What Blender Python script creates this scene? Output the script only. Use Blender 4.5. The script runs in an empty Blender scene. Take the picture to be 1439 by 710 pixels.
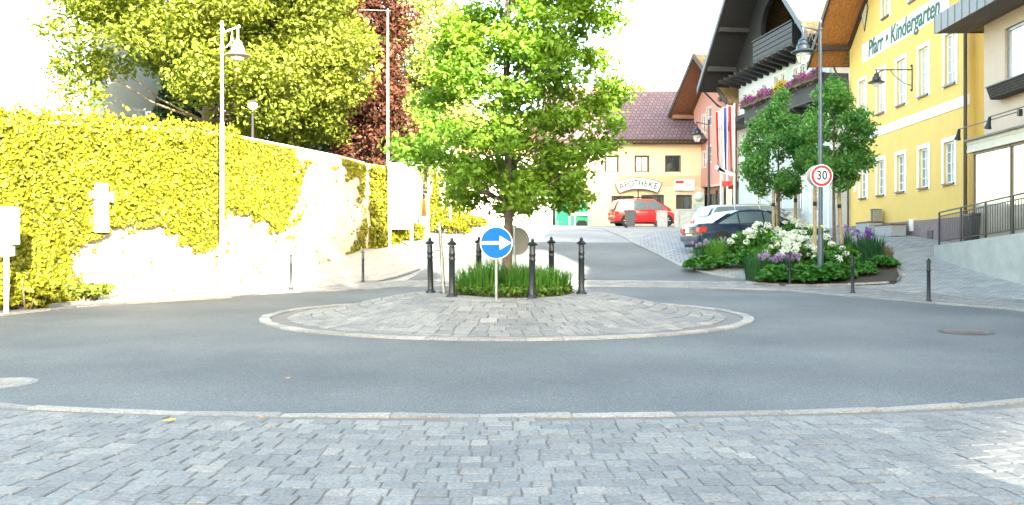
import bpy, bmesh, math, random
import numpy as np
from mathutils import Vector, Matrix
from mathutils.geometry import delaunay_2d_cdt
R = math.radians
random.seed(7); rng = np.random.default_rng(7)
scene = bpy.context.scene
col = scene.collection

# ------------------------------------------------------------------ camera, sky, sun, exposure
F = 1250.0; CAMZ = 1.7; CX = 719.5; CY = 355.0
cam = bpy.data.cameras.new('camera'); camo = bpy.data.objects.new('camera', cam); col.objects.link(camo)
camo.location = (0, 0, CAMZ); camo.rotation_euler = (R(90), 0, 0)
cam.sensor_width = 36; cam.lens = 36*F/1439; cam.clip_end = 5000; cam.clip_start = .1
scene.camera = camo
SUN_EL = 16.5; SUN_AZ = 158.5
world = bpy.data.worlds.new('World'); scene.world = world; world.use_nodes = True
wn = world.node_tree; bg = wn.nodes['Background']
sky = wn.nodes.new('ShaderNodeTexSky'); sky.sky_type = 'NISHITA'; sky.sun_disc = False
sky.sun_elevation = R(SUN_EL); sky.sun_rotation = R(SUN_AZ); sky.air_density = 1.0; sky.dust_density = 2.0; sky.ozone_density = 0.0
wn.links.new(sky.outputs[0], bg.inputs[0]); bg.inputs[1].default_value = 0.15
sun = bpy.data.lights.new('sun', 'SUN'); sun.energy = 4.0; sun.angle = R(0.5); sun.color = (1.0, .90, .78)
suno = bpy.data.objects.new('sun', sun); col.objects.link(suno)
sv = Vector((math.sin(R(SUN_AZ))*math.cos(R(SUN_EL)), math.cos(R(SUN_AZ))*math.cos(R(SUN_EL)), math.sin(R(SUN_EL))))
suno.rotation_euler = sv.to_track_quat('Z', 'Y').to_euler(); suno.location = (60, -60, 60)
scene.view_settings.view_transform = 'Standard'; scene.view_settings.look = 'None'
scene.view_settings.gamma = 1; scene.view_settings.use_curve_mapping = False
scene.view_settings.exposure = 3.5
scene.view_settings.use_white_balance = True; scene.view_settings.white_balance_temperature = 7050; scene.view_settings.white_balance_tint = 2
scene.cycles.max_bounces = 8; scene.cycles.diffuse_bounces = 4; scene.cycles.transmission_bounces = 6
scene.cycles.transparent_max_bounces = 8

# ------------------------------------------------------------------ terrain height
_s = np.linspace(-20, 200, 2201)
_e = np.interp(_s, [0, 2, 3.8, 6, 9, 12, 16, 31, 60, 100], [0, .03, .27, .68, 1.05, 1.35, 1.6, 1.85, 2.0, 2.0])
_k = np.ones(15)/15; _e = np.convolve(np.pad(_e, 7, mode='edge'), _k, 'valid')
def sst(a, b, t):
    t = min(1, max(0, (t-a)/(b-a))); return t*t*(3-2*t)
def g(x, y):
    s = math.hypot(x, y-16.5) - 10
    return .0272*max(-20, min(y, 110)) + float(np.interp(s, _s, _e))*sst(12, 19, y)
def wpt(px, py, D):                                # a point seen at (px, py) at distance D
    return Vector((D*(px-CX)/F, D, CAMZ + D*(CY-py)/F))
def gpt(px, py):                                   # the ground point seen at (px, py)
    D = 3.0
    while D < 120:
        p = wpt(px, py, D)
        if p.z <= g(p.x, p.y):
            lo, hi = D-.25, D
            for _ in range(20):
                m = (lo+hi)/2; p = wpt(px, py, m)
                if p.z <= g(p.x, p.y): hi = m
                else: lo = m
            p = wpt(px, py, hi); return Vector((p.x, p.y, g(p.x, p.y)))
        D += .25
    return Vector((p.x, p.y, g(p.x, p.y)))

# ------------------------------------------------------------------ materials
MATS = {}
def nodes(name):
    m = bpy.data.materials.new(name); m.use_nodes = True
    return m, m.node_tree, m.node_tree.nodes['Principled BSDF']
def N(nt, t, **kw):
    n = nt.nodes.new(t)
    for k, v in kw.items():
        if k in n.inputs: n.inputs[k].default_value = v
        else: setattr(n, k, v)
    return n
def rgba(c): return (c[0], c[1], c[2], 1)
def ramp(nt, src, stops):
    r = nt.nodes.new('ShaderNodeValToRGB'); cr = r.color_ramp
    while len(cr.elements) < len(stops): cr.elements.new(.5)
    for e, (p, c) in zip(cr.elements, stops): e.position = p; e.color = rgba(c)
    nt.links.new(src, r.inputs[0]); return r.outputs[0]
def coords(nt, scale=(1, 1, 1)):
    tc = nt.nodes.new('ShaderNodeTexCoord'); mp = nt.nodes.new('ShaderNodeMapping')
    mp.inputs['Scale'].default_value = scale; nt.links.new(tc.outputs['Object'], mp.inputs[0]); return mp.outputs[0]
def bump(nt, src, b, strength=.3, dist=.01):
    n = nt.nodes.new('ShaderNodeBump'); n.inputs['Strength'].default_value = strength; n.inputs['Distance'].default_value = dist
    nt.links.new(src, n.inputs['Height']); nt.links.new(n.outputs[0], b.inputs['Normal'])
def mat(name, c, rough=.6, metal=0, var=.12, scale=6, bumpd=0, spec=.5, coat=0):
    if name in MATS: return MATS[name]
    m, nt, b = nodes(name)
    b.inputs['Roughness'].default_value = rough; b.inputs['Metallic'].default_value = metal
    b.inputs['Specular IOR Level'].default_value = spec; b.inputs['Coat Weight'].default_value = coat
    no = N(nt, 'ShaderNodeTexNoise', Scale=scale, Detail=6.0, Roughness=.6); nt.links.new(coords(nt), no.inputs['Vector'])
    c1 = [v*(1-var) for v in c]; c2 = [min(1, v*(1+var)) for v in c]
    nt.links.new(ramp(nt, no.outputs[0], [(.3, c1), (.7, c2)]), b.inputs['Base Color'])
    if bumpd: bump(nt, no.outputs[0], b, .5, bumpd)
    MATS[name] = m; return m
def foliage(name, c1, c2, trans=.35, rough=.5):
    m, nt, b = nodes(name)
    a = N(nt, 'ShaderNodeAttribute', attribute_name='tone')
    cr = ramp(nt, a.outputs['Fac'], [(0, c1), (1, c2)])
    nt.links.new(cr, b.inputs['Base Color']); b.inputs['Roughness'].default_value = rough
    b.inputs['Specular IOR Level'].default_value = .25
    t = nt.nodes.new('ShaderNodeBsdfTranslucent')
    hs = N(nt, 'ShaderNodeHueSaturation', Hue=.49, Saturation=1.15, Value=1.3); nt.links.new(cr, hs.inputs['Color']); nt.links.new(hs.outputs[0], t.inputs[0])
    mx = N(nt, 'ShaderNodeMixShader'); mx.inputs[0].default_value = trans
    nt.links.new(b.outputs[0], mx.inputs[1]); nt.links.new(t.outputs[0], mx.inputs[2])
    nt.links.new(mx.outputs[0], nt.nodes['Material Output'].inputs[0])
    MATS[name] = m; return m
def stone_mat(name, stops, rough=.75):
    m, nt, b = nodes(name)
    a = N(nt, 'ShaderNodeAttribute', attribute_name='tone'); cr = ramp(nt, a.outputs['Fac'], stops)
    v = coords(nt)
    n1 = N(nt, 'ShaderNodeTexNoise', Scale=38.0, Detail=8.0, Roughness=.75); nt.links.new(v, n1.inputs['Vector'])
    n2 = N(nt, 'ShaderNodeTexNoise', Scale=1.3, Detail=4.0); nt.links.new(v, n2.inputs['Vector'])
    r1 = ramp(nt, n1.outputs[0], [(.32, (.50, .50, .52)), (.68, (1.42, 1.41, 1.38))])
    r2 = ramp(nt, n2.outputs[0], [(.3, (.86, .87, .88)), (.7, (1.1, 1.09, 1.07))])
    x1 = N(nt, 'ShaderNodeMix', data_type='RGBA', blend_type='MULTIPLY'); x1.inputs[0].default_value = 1
    x2 = N(nt, 'ShaderNodeMix', data_type='RGBA', blend_type='MULTIPLY'); x2.inputs[0].default_value = 1
    nt.links.new(cr, x1.inputs[6]); nt.links.new(r1, x1.inputs[7]); nt.links.new(x1.outputs[2], x2.inputs[6]); nt.links.new(r2, x2.inputs[7])
    nt.links.new(x2.outputs[2], b.inputs['Base Color']); b.inputs['Roughness'].default_value = rough
    bump(nt, n1.outputs[0], b, .6, .006)
    MATS[name] = m; return m
def asphalt_mat(name, base, fine=110.0):
    m, nt, b = nodes(name); v = coords(nt)
    n1 = N(nt, 'ShaderNodeTexNoise', Scale=fine, Detail=3.0, Roughness=.7); n2 = N(nt, 'ShaderNodeTexNoise', Scale=.45, Detail=6.0, Roughness=.6)
    n3 = N(nt, 'ShaderNodeTexNoise', Scale=45.0, Detail=4.0, Roughness=.7)
    vo = N(nt, 'ShaderNodeTexWave', Scale=.09, Distortion=6.0, Detail=3.0); vo.wave_type = 'RINGS'
    v2 = coords(nt, (1, 1, 1)); nt.links.new(v2, vo.inputs['Vector'])
    for n in (n1, n2, n3): nt.links.new(v, n.inputs['Vector'])
    a = ramp(nt, n1.outputs[0], [(.28, [x*.40 for x in base]), (.5, base), (.72, [x*2.3 for x in base])])
    x1 = N(nt, 'ShaderNodeMix', data_type='RGBA', blend_type='MULTIPLY'); x1.inputs[0].default_value = 1
    x2 = N(nt, 'ShaderNodeMix', data_type='RGBA', blend_type='MULTIPLY'); x2.inputs[0].default_value = 1
    x3 = N(nt, 'ShaderNodeMix', data_type='RGBA', blend_type='MULTIPLY'); x3.inputs[0].default_value = 1
    nt.links.new(a, x1.inputs[6]); nt.links.new(ramp(nt, n2.outputs[0], [(.3, (.78, .79, .81)), (.7, (1.24, 1.21, 1.16))]), x1.inputs[7])
    nt.links.new(x1.outputs[2], x2.inputs[6]); nt.links.new(ramp(nt, n3.outputs[0], [(.3, (.62, .62, .63)), (.7, (1.38, 1.38, 1.37))]), x2.inputs[7])
    nt.links.new(x2.outputs[2], x3.inputs[6]); nt.links.new(ramp(nt, vo.outputs[0], [(.0, (.93, .93, .94)), (1, (1.07, 1.07, 1.06))]), x3.inputs[7])
    nt.links.new(x3.outputs[2], b.inputs['Base Color']); b.inputs['Roughness'].default_value = .82
    b.inputs['Specular IOR Level'].default_value = .35
    bump(nt, n1.outputs[0], b, .5, .004)
    MATS[name] = m; return m
def brick_mat(name, c1, c2, mortar, bw, bh, rot=0, rough=.8, msize=.008, space='XY', bd=.01):
    m, nt, b = nodes(name)
    tc = nt.nodes.new('ShaderNodeTexCoord'); mp = nt.nodes.new('ShaderNodeMapping'); nt.links.new(tc.outputs['Object'], mp.inputs[0])
    mp.inputs['Rotation'].default_value = (0, 0, rot) if space == 'XY' else ((R(-90), 0, 0) if space == 'XZ' else (0, 0, 0))
    no = N(nt, 'ShaderNodeTexNoise', Scale=3.0, Detail=3.0); nt.links.new(mp.outputs[0], no.inputs['Vector'])
    ad = N(nt, 'ShaderNodeMix', data_type='RGBA', blend_type='ADD'); ad.inputs[0].default_value = .02
    nt.links.new(mp.outputs[0], ad.inputs[6]); nt.links.new(no.outputs[1], ad.inputs[7])
    br = N(nt, 'ShaderNodeTexBrick', Scale=1.0); br.inputs['Brick Width'].default_value = bw; br.inputs['Row Height'].default_value = bh
    br.inputs['Mortar Size'].default_value = msize; br.inputs['Mortar Smooth'].default_value = .3
    br.inputs['Color1'].default_value = rgba(c1); br.inputs['Color2'].default_value = rgba(c2); br.inputs['Mortar'].default_value = rgba(mortar)
    nt.links.new(ad.outputs[2], br.inputs['Vector'])
    n1 = N(nt, 'ShaderNodeTexNoise', Scale=2.0, Detail=8.0, Roughness=.7); nt.links.new(tc.outputs['Object'], n1.inputs['Vector'])
    x1 = N(nt, 'ShaderNodeMix', data_type='RGBA', blend_type='MULTIPLY'); x1.inputs[0].default_value = 1
    nt.links.new(br.outputs[0], x1.inputs[6]); nt.links.new(ramp(nt, n1.outputs[0], [(.3, (.78, .78, .8)), (.7, (1.2, 1.19, 1.17))]), x1.inputs[7])
    nt.links.new(x1.outputs[2], b.inputs['Base Color']); b.inputs['Roughness'].default_value = rough
    inv = N(nt, 'ShaderNodeMath', operation='SUBTRACT'); inv.inputs[0].default_value = 1; nt.links.new(br.outputs['Fac'], inv.inputs[1])
    bump(nt, inv.outputs[0], b, .7, bd)
    MATS[name] = m; return m
def wood_mat(name, c, axis=0, plank=.14, rough=.7):
    m, nt, b = nodes(name)
    sc = [1, 1, 1]; v = coords(nt, (6, 6, 6))
    n1 = N(nt, 'ShaderNodeTexNoise', Scale=1.2, Detail=6.0, Roughness=.6)
    s2 = [9, 9, 9]; s2[axis] = .8
    nt.links.new(coords(nt, s2), n1.inputs['Vector'])
    cr = ramp(nt, n1.outputs[0], [(.3, [x*.6 for x in c]), (.7, [min(1, x*1.35) for x in c])])
    wv = N(nt, 'ShaderNodeTexWave', Scale=.314/plank, Distortion=0.0); wv.wave_type = 'BANDS'; wv.bands_direction = 'XYZ'[(axis+1) % 3] if axis != 2 else 'X'; wv.wave_profile = 'SAW'
    nt.links.new(coords(nt), wv.inputs['Vector'])
    x1 = N(nt, 'ShaderNodeMix', data_type='RGBA', blend_type='MULTIPLY'); x1.inputs[0].default_value = 1
    nt.links.new(cr, x1.inputs[6]); nt.links.new(ramp(nt, wv.outputs[0], [(0, (.35, .35, .35)), (.07, (1, 1, 1)), (1, (.9, .9, .9))]), x1.inputs[7])
    nt.links.new(x1.outputs[2], b.inputs['Base Color']); b.inputs['Roughness'].default_value = rough
    bump(nt, wv.outputs[0], b, .3, .01)
    MATS[name] = m; return m
def glass_mat(name, c=(.12, .15, .17), rough=.06):
    m, nt, b = nodes(name)
    b.inputs['Base Color'].default_value = rgba(c); b.inputs['Roughness'].default_value = rough
    b.inputs['Specular IOR Level'].default_value = 1.0; b.inputs['IOR'].default_value = 1.7
    n = N(nt, 'ShaderNodeTexNoise', Scale=.8, Detail=2.0); nt.links.new(coords(nt), n.inputs['Vector']); bump(nt, n.outputs[0], b, .15, .05)
    MATS[name] = m; return m

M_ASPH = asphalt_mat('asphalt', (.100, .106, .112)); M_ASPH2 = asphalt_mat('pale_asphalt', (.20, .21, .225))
M_STONE = stone_mat('granite_setts', [(0, (.165, .163, .165)), (.5, (.198, .194, .192)), (.85, (.218, .213, .207)), (1, (.262, .248, .232))])
M_JOINT = mat('joint_grit', (.15, .14, .13), .95, var=.35, scale=60, bumpd=.004)
M_KERB = stone_mat('kerb_granite', [(0, (.22, .212, .205)), (1, (.32, .305, .285))])
M_PAVE = brick_mat('concrete_pavers', (.235, .235, .235), (.30, .298, .29), (.13, .125, .115), .24, .16, rot=R(12))
M_PAVE2 = brick_mat('parking_pavers', (.21, .22, .235), (.27, .275, .285), (.10, .10, .105), .30, .32, rot=R(8), msize=.022)
M_FOOT = brick_mat('footway_pavers', (.26, .245, .23), (.31, .295, .27), (.16, .15, .14), .22, .16, rot=R(-35))
M_SOIL = mat('soil', (.045, .032, .022), .95, var=.5, scale=14, bumpd=.03)
M_LAND = mat('meadow', (.055, .085, .025), .95, var=.4, scale=.2)
M_IRON = mat('dark_cast_iron', (.018, .022, .030), .38, .2, var=.25, scale=25)
M_STEEL = mat('galvanised_steel', (.33, .35, .37), .38, .75, var=.15, scale=12)
M_BLACK = mat('black_rubber', (.012, .012, .013), .8, var=.2)
M_WHITE = mat('white_paint', (.78, .77, .74), .6, var=.03)
M_PLAST = mat('white_plaster', (.52, .44, .33), .9, var=.22, scale=2.2, bumpd=.02)

# ------------------------------------------------------------------ object helpers
def tag(o, label=None, cat=None, group=None, kind=None):
    if label: o['label'] = label
    if cat: o['category'] = cat
    if group: o['group'] = group
    if kind: o['kind'] = kind
    return o
def thing(name, label, cat, loc=(0, 0, 0), rz=0, group=None):
    o = bpy.data.objects.new(name, None); col.objects.link(o); o.empty_display_size = .3
    o.location = loc; o.rotation_euler = (0, 0, rz); return tag(o, label, cat, group)
def link_mesh(name, me, m, parent=None, smooth=False, bevel=0):
    o = bpy.data.objects.new(name, me); col.objects.link(o)
    if m is not None and not me.materials: me.materials.append(m)
    if parent: o.parent = parent
    if smooth:
        me.polygons.foreach_set('use_smooth', [True]*len(me.polygons))
    if bevel:
        b = o.modifiers.new('bevel', 'BEVEL'); b.width = bevel; b.segments = 2; b.limit_method = 'ANGLE'; b.angle_limit = R(40)
    return o
class MB:
    def __init__(s): s.v = []; s.f = []
    def add(s, vs, fs):
        n = len(s.v); s.v += [tuple(v) for v in vs]; s.f += [tuple(i+n for i in f) for f in fs]; return s
    def box(s, x0, x1, y0, y1, z0, z1):
        if x0 > x1: x0, x1 = x1, x0
        if y0 > y1: y0, y1 = y1, y0
        if z0 > z1: z0, z1 = z1, z0
        return s.add([(x0,y0,z0),(x1,y0,z0),(x1,y1,z0),(x0,y1,z0),(x0,y0,z1),(x1,y0,z1),(x1,y1,z1),(x0,y1,z1)],
                     [(0,3,2,1),(4,5,6,7),(0,1,5,4),(1,2,6,5),(2,3,7,6),(3,0,4,7)])
    def bar(s, a, b, w, h, up=(0, 0, 1)):
        a, b = Vector(a), Vector(b); d = (b-a).normalized(); u = Vector(up)
        if abs(d.dot(u)) > .98: u = Vector((1, 0, 0))
        r = d.cross(u).normalized()*w/2; u2 = r.cross(d).normalized()*h/2
        vs = [a-r-u2, a+r-u2, a+r+u2, a-r+u2, b-r-u2, b+r-u2, b+r+u2, b-r+u2]
        return s.add(vs, [(0,1,2,3),(4,7,6,5),(0,4,5,1),(1,5,6,2),(2,6,7,3),(3,7,4,0)])
    def tube(s, pts, rad, seg=8, cap=True):
        pts = [Vector(p) for p in pts]; n = len(pts)
        if not hasattr(rad, '__len__'): rad = [rad]*n
        base = len(s.v); ref = None
        for i, p in enumerate(pts):
            d = (pts[min(i+1, n-1)] - pts[max(i-1, 0)]).normalized()
            if ref is None: ref = Vector((1, 0, 0)) if abs(d.x) < .9 else Vector((0, 1, 0))
            u = d.cross(ref).normalized(); w = d.cross(u).normalized(); ref = -w if False else ref
            for k in range(seg):
                a = 2*math.pi*k/seg; q = p + (u*math.cos(a)+w*math.sin(a))*rad[i]; s.v.append(tuple(q))
        for i in range(n-1):
            for k in range(seg):
                a = base+i*seg+k; b = base+i*seg+(k+1) % seg; s.f.append((a, b, b+seg, a+seg))
        if cap:
            s.f.append(tuple(base+k for k in range(seg))); s.f.append(tuple(base+(n-1)*seg+k for k in reversed(range(seg))))
        return s
    def lathe(s, prof, c=(0, 0, 0), seg=16):          # prof: (r, z) list upward
        base = len(s.v); n = len(prof)
        for r, z in prof:
            for k in range(seg):
                a = 2*math.pi*k/seg; s.v.append((c[0]+r*math.cos(a), c[1]+r*math.sin(a), c[2]+z))
        for i in range(n-1):
            for k in range(seg):
                a = base+i*seg+k; b = base+i*seg+(k+1) % seg; s.f.append((a, b, b+seg, a+seg))
        s.f.append(tuple(base+k for k in reversed(range(seg)))); s.f.append(tuple(base+(n-1)*seg+k for k in range(seg)))
        return s
    def prism(s, poly, off):                          # poly: 3d points, off: vector
        n = len(poly); off = Vector(off); a = [Vector(p) for p in poly]; b = [p+off for p in a]
        return s.add(a+b, [tuple(reversed(range(n))), tuple(range(n, 2*n))] + [(i, (i+1) % n, (i+1) % n+n, i+n) for i in range(n)])
    def sphere(s, c, r, seg=12, rings=8, sz=1):
        prof = [(max(.0005, r*math.sin(math.pi*i/rings)), -r*sz*math.cos(math.pi*i/rings)) for i in range(rings+1)]
        return s.lathe(prof, c, seg)
    def disc(s, c, nrm, r, t, seg=28):                # a flat thick disc
        c = Vector(c); n = Vector(nrm).normalized(); u = n.orthogonal().normalized(); w = n.cross(u)
        poly = [c + (u*math.cos(2*math.pi*k/seg)+w*math.sin(2*math.pi*k/seg))*r for k in range(seg)]
        return s.prism(poly, n*t)
    def mesh(s, name, fix=True):
        me = bpy.data.meshes.new(name); me.from_pydata(s.v, [], s.f)
        if fix:
            bm = bmesh.new(); bm.from_mesh(me); bmesh.ops.recalc_face_normals(bm, faces=bm.faces); bm.to_mesh(me); bm.free()
        return me
    def build(s, name, m, parent=None, smooth=False, bevel=0, label=None):
        o = link_mesh(name, s.mesh(name), m, parent, False, bevel)
        if smooth:
            me = o.data; me.polygons.foreach_set('use_smooth', [True]*len(me.polygons)); me.set_sharp_from_angle(angle=R(38))
        if label: o['label'] = label
        return o
def children(o): return [c for c in bpy.data.objects if c.parent == o]
def copy_tree(o, parent=None):
    kids = [c for c in o.children]
    c = o.copy(); col.objects.link(c)
    if parent: c.parent = parent
    for k in kids: copy_tree(k, c)
    return c
def text_mesh(s, size, extrude=.006, shear=0, align='CENTER', sx=1.0, offset=0):
    cu = bpy.data.curves.new('txt', 'FONT'); cu.body = s; cu.size = size; cu.extrude = extrude; cu.shear = shear; cu.align_x = align; cu.align_y = 'CENTER'; cu.offset = offset
    o = bpy.data.objects.new('txt', cu); col.objects.link(o)
    dg = bpy.context.evaluated_depsgraph_get(); me = bpy.data.meshes.new_from_object(o.evaluated_get(dg))
    bpy.data.objects.remove(o); 
    for v in me.vertices: v.co.x *= sx
    return me

# ------------------------------------------------------------------ draped sheets
def spline(pts, n=8, closed=True):
    out = []; m = len(pts)
    for i in range(m if closed else m-1):
        if closed: p0, p1, p2, p3 = [Vector(pts[(i+k) % m][:2]) for k in (-1, 0, 1, 2)]
        else: p0, p1, p2, p3 = [Vector(pts[min(max(i+k, 0), m-1)][:2]) for k in (-1, 0, 1, 2)]
        for j in range(n):
            t = j/n
            out.append(.5*((2*p1)+(p2-p0)*t+(2*p0-5*p1+4*p2-p3)*t*t+(3*p1-p0-3*p2+p3)*t**3))
    if not closed: out.append(Vector(pts[-1][:2]))
    return out
def inside(poly, x, y):
    c = False; n = len(poly); j = n-1
    for i in range(n):
        xi, yi = poly[i][0], poly[i][1]; xj, yj = poly[j][0], poly[j][1]
        if (yi > y) != (yj > y) and x < (xj-xi)*(y-yi)/(yj-yi)+xi: c = not c
        j = i
    return c
def sheet(name, poly, lift, m, step=.5, zf=g, kind='structure', parent=None, skirt=.06):
    pts = [Vector((p[0], p[1])) for p in poly]; n = len(pts)
    dense = []
    for i in range(n):
        a, b = pts[i], pts[(i+1) % n]; L = (b-a).length; k = max(1, int(L/step))
        for j in range(k): dense.append(a.lerp(b, j/k))
    nb = len(dense); xs = [p.x for p in dense]; ys = [p.y for p in dense]
    V = list(dense); x = min(xs)+step*.37
    while x < max(xs):
        y = min(ys)+step*.41
        while y < max(ys):
            if inside(dense, x, y): V.append(Vector((x, y)))
            y += step
        x += step
    r = delaunay_2d_cdt(V, [(i, (i+1) % nb) for i in range(nb)], [], 1, 1e-5)
    vs = [(p.x, p.y, zf(p.x, p.y)+lift) for p in r[0]]; fs = []
    for f in r[2]:
        a, b, c = [r[0][i] for i in f]
        fs.append(tuple(f) if (b-a).cross(c-a) > 0 else tuple(reversed(f)))
    me = bpy.data.meshes.new(name); me.from_pydata(vs, [], fs)
    if skirt:
        bm = bmesh.new(); bm.from_mesh(me)
        be = [e for e in bm.edges if e.is_boundary]
        ret = bmesh.ops.extrude_edge_only(bm, edges=be)
        for v in [q for q in ret['geom'] if isinstance(q, bmesh.types.BMVert)]: v.co.z -= skirt
        bm.to_mesh(me); bm.free()
    o = link_mesh(name, me, m, parent)
    if kind: o['kind'] = kind
    return o
def setts(name, quads, zf, m, h=.03, gap=.012, jit=.012, jz=.005, lift=.0, label=None):
    vs = []; fs = []; tone = []
    for q in quads:
        c = sum(q, Vector((0, 0)))/4; t = random.random(); t = t*t*(3-2*t)
        if random.random() < .04: t = 1.0
        else: t *= .86
        dz = random.uniform(-jz, jz); tx = random.uniform(-.03, .03); ty = random.uniform(-.03, .03)
        n = len(vs); P = []
        for p in q:
            d = (c-p); L = d.length; P.append(p + d*(gap/L) + Vector((random.uniform(-jit, jit), random.uniform(-jit, jit))))
        for p in P:
            vs.append((p.x, p.y, zf(p.x, p.y)+lift-.03))
        for p in P:
            vs.append((p.x, p.y, zf(p.x, p.y)+lift+h*.35+dz))
        for p in P:
            d = c-p; q2 = p + d*(.013/d.length); vs.append((q2.x, q2.y, zf(q2.x, q2.y)+lift+h*.62+dz+(q2.x-c.x)*tx+(q2.y-c.y)*ty))
        for a in (0, 4):
            for i in range(4): fs.append((n+a+i, n+a+(i+1) % 4, n+a+4+(i+1) % 4, n+a+4+i))
        fs.append((n+8, n+9, n+10, n+11)); tone += [t]*12
    me = bpy.data.meshes.new(name); me.from_pydata(vs, [], fs)
    at = me.attributes.new('tone', 'FLOAT', 'POINT'); at.data.foreach_set('value', tone)
    o = link_mesh(name, me, m); o['kind'] = 'structure'; return o
def ring_quads(cx, cy, r0, r1, rows, sw, a0, a1, ax=1.0, ay=1.0, keep=None):
    out = []; dr = (r1-r0)/rows
    for k in range(rows):
        ra, rb = r0+dr*k, r0+dr*(k+1); rm = (ra+rb)/2; a = a0+random.random()*sw/rm
        while a < a1:
            w = sw*random.uniform(.72, 1.3)/rm; b = a+w
            P = [Vector((cx+r*math.cos(t)*ax, cy+r*math.sin(t)*ay)) for r, t in ((ra, a), (rb, a), (rb, b), (ra, b))]
            P = [P[0], P[1], P[2], P[3]]
            c = sum(P, Vector((0, 0)))/4
            if keep is None or keep(c.x, c.y): out.append(P)
            a = b
    return out

# ------------------------------------------------------------------ leaves
LEAF = None
def leaf_mesh(name, C, size, m, up=None, flat=.5, parent=None, aspect=.62, tone=None, droop=0):
    C = np.asarray(C, dtype=float); n = len(C)
    nr = rng.normal(size=(n, 3)); 
    if up is not None: nr = nr*(1-flat) + np.asarray(up)*flat*1.6
    nr /= np.linalg.norm(nr, axis=1)[:, None]+1e-9
    d = rng.normal(size=(n, 3)); d[:, 2] -= droop
    d -= nr*(d*nr).sum(1)[:, None]; d /= np.linalg.norm(d, axis=1)[:, None]+1e-9
    s = np.cross(nr, d); L = size*rng.uniform(.65, 1.25, n)[:, None]
    V = np.empty((n, 6, 3))
    V[:, 0] = C - d*L*.5
    V[:, 1] = C - d*L*.12 + s*L*aspect*.5 + nr*L*.10
    V[:, 2] = C + d*L*.26 + s*L*aspect*.36 + nr*L*.06
    V[:, 3] = C + d*L*.55 - nr*L*.10
    V[:, 4] = C + d*L*.26 - s*L*aspect*.36 + nr*L*.06
    V[:, 5] = C - d*L*.12 - s*L*aspect*.5 + nr*L*.10
    me = bpy.data.meshes.new(name)
    me.vertices.add(n*6); me.vertices.foreach_set('co', V.ravel())
    idx = (np.arange(n)*6)[:, None] + np.array([0, 1, 2, 3, 0, 3, 4, 5])
    me.loops.add(n*8); me.loops.foreach_set('vertex_index', idx.ravel().astype(np.int32))
    me.polygons.add(n*2); me.polygons.foreach_set('loop_start', (np.arange(n*2)*4).astype(np.int32)); me.polygons.foreach_set('loop_total', np.full(n*2, 4, dtype=np.int32))
    me.update(calc_edges=True)
    t = rng.uniform(0, 1, n) if tone is None else np.clip(tone+rng.normal(0, .15, n), 0, 1)
    at = me.attributes.new('tone', 'FLOAT', 'POINT'); at.data.foreach_set('value', np.repeat(t, 6).astype(np.float32))
    return link_mesh(name, me, m, parent)
M_BARK = mat('bark', (.11, .085, .06), .9, var=.4, scale=12, bumpd=.03)
M_LINDEN = foliage('linden_leaves', (.088, .19, .032), (.20, .31, .045), .5)
M_LIME = foliage('lime_tree_leaves', (.085, .12, .018), (.20, .235, .04), .38)
M_DARKG = foliage('evergreen_needles', (.012, .035, .018), (.03, .07, .03), .15)
M_COPPER = foliage('copper_leaves', (.036, .014, .011), (.10, .042, .026), .25)
M_PALE = foliage('pale_leaves', (.15, .20, .05), (.28, .32, .10), .4)
M_IVY = foliage('ivy_leaves', (.080, .095, .009), (.22, .215, .016), .25)
M_SHRUB = foliage('shrub_leaves', (.045, .12, .022), (.10, .20, .04), .35)
M_MAPLE = foliage('street_tree_leaves', (.055, .17, .045), (.14, .30, .07), .45)
def blob(c, r, n, sz=1.0, shell=.5):
    d = rng.normal(size=(n, 3)); d /= np.linalg.norm(d, axis=1)[:, None]
    rr = r*(shell+(1-shell)*rng.uniform(0, 1, n)**.5)*rng.uniform(.75, 1.12, n)
    p = d*rr[:, None]; p[:, 2] *= sz; return p+np.asarray(c)
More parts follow.
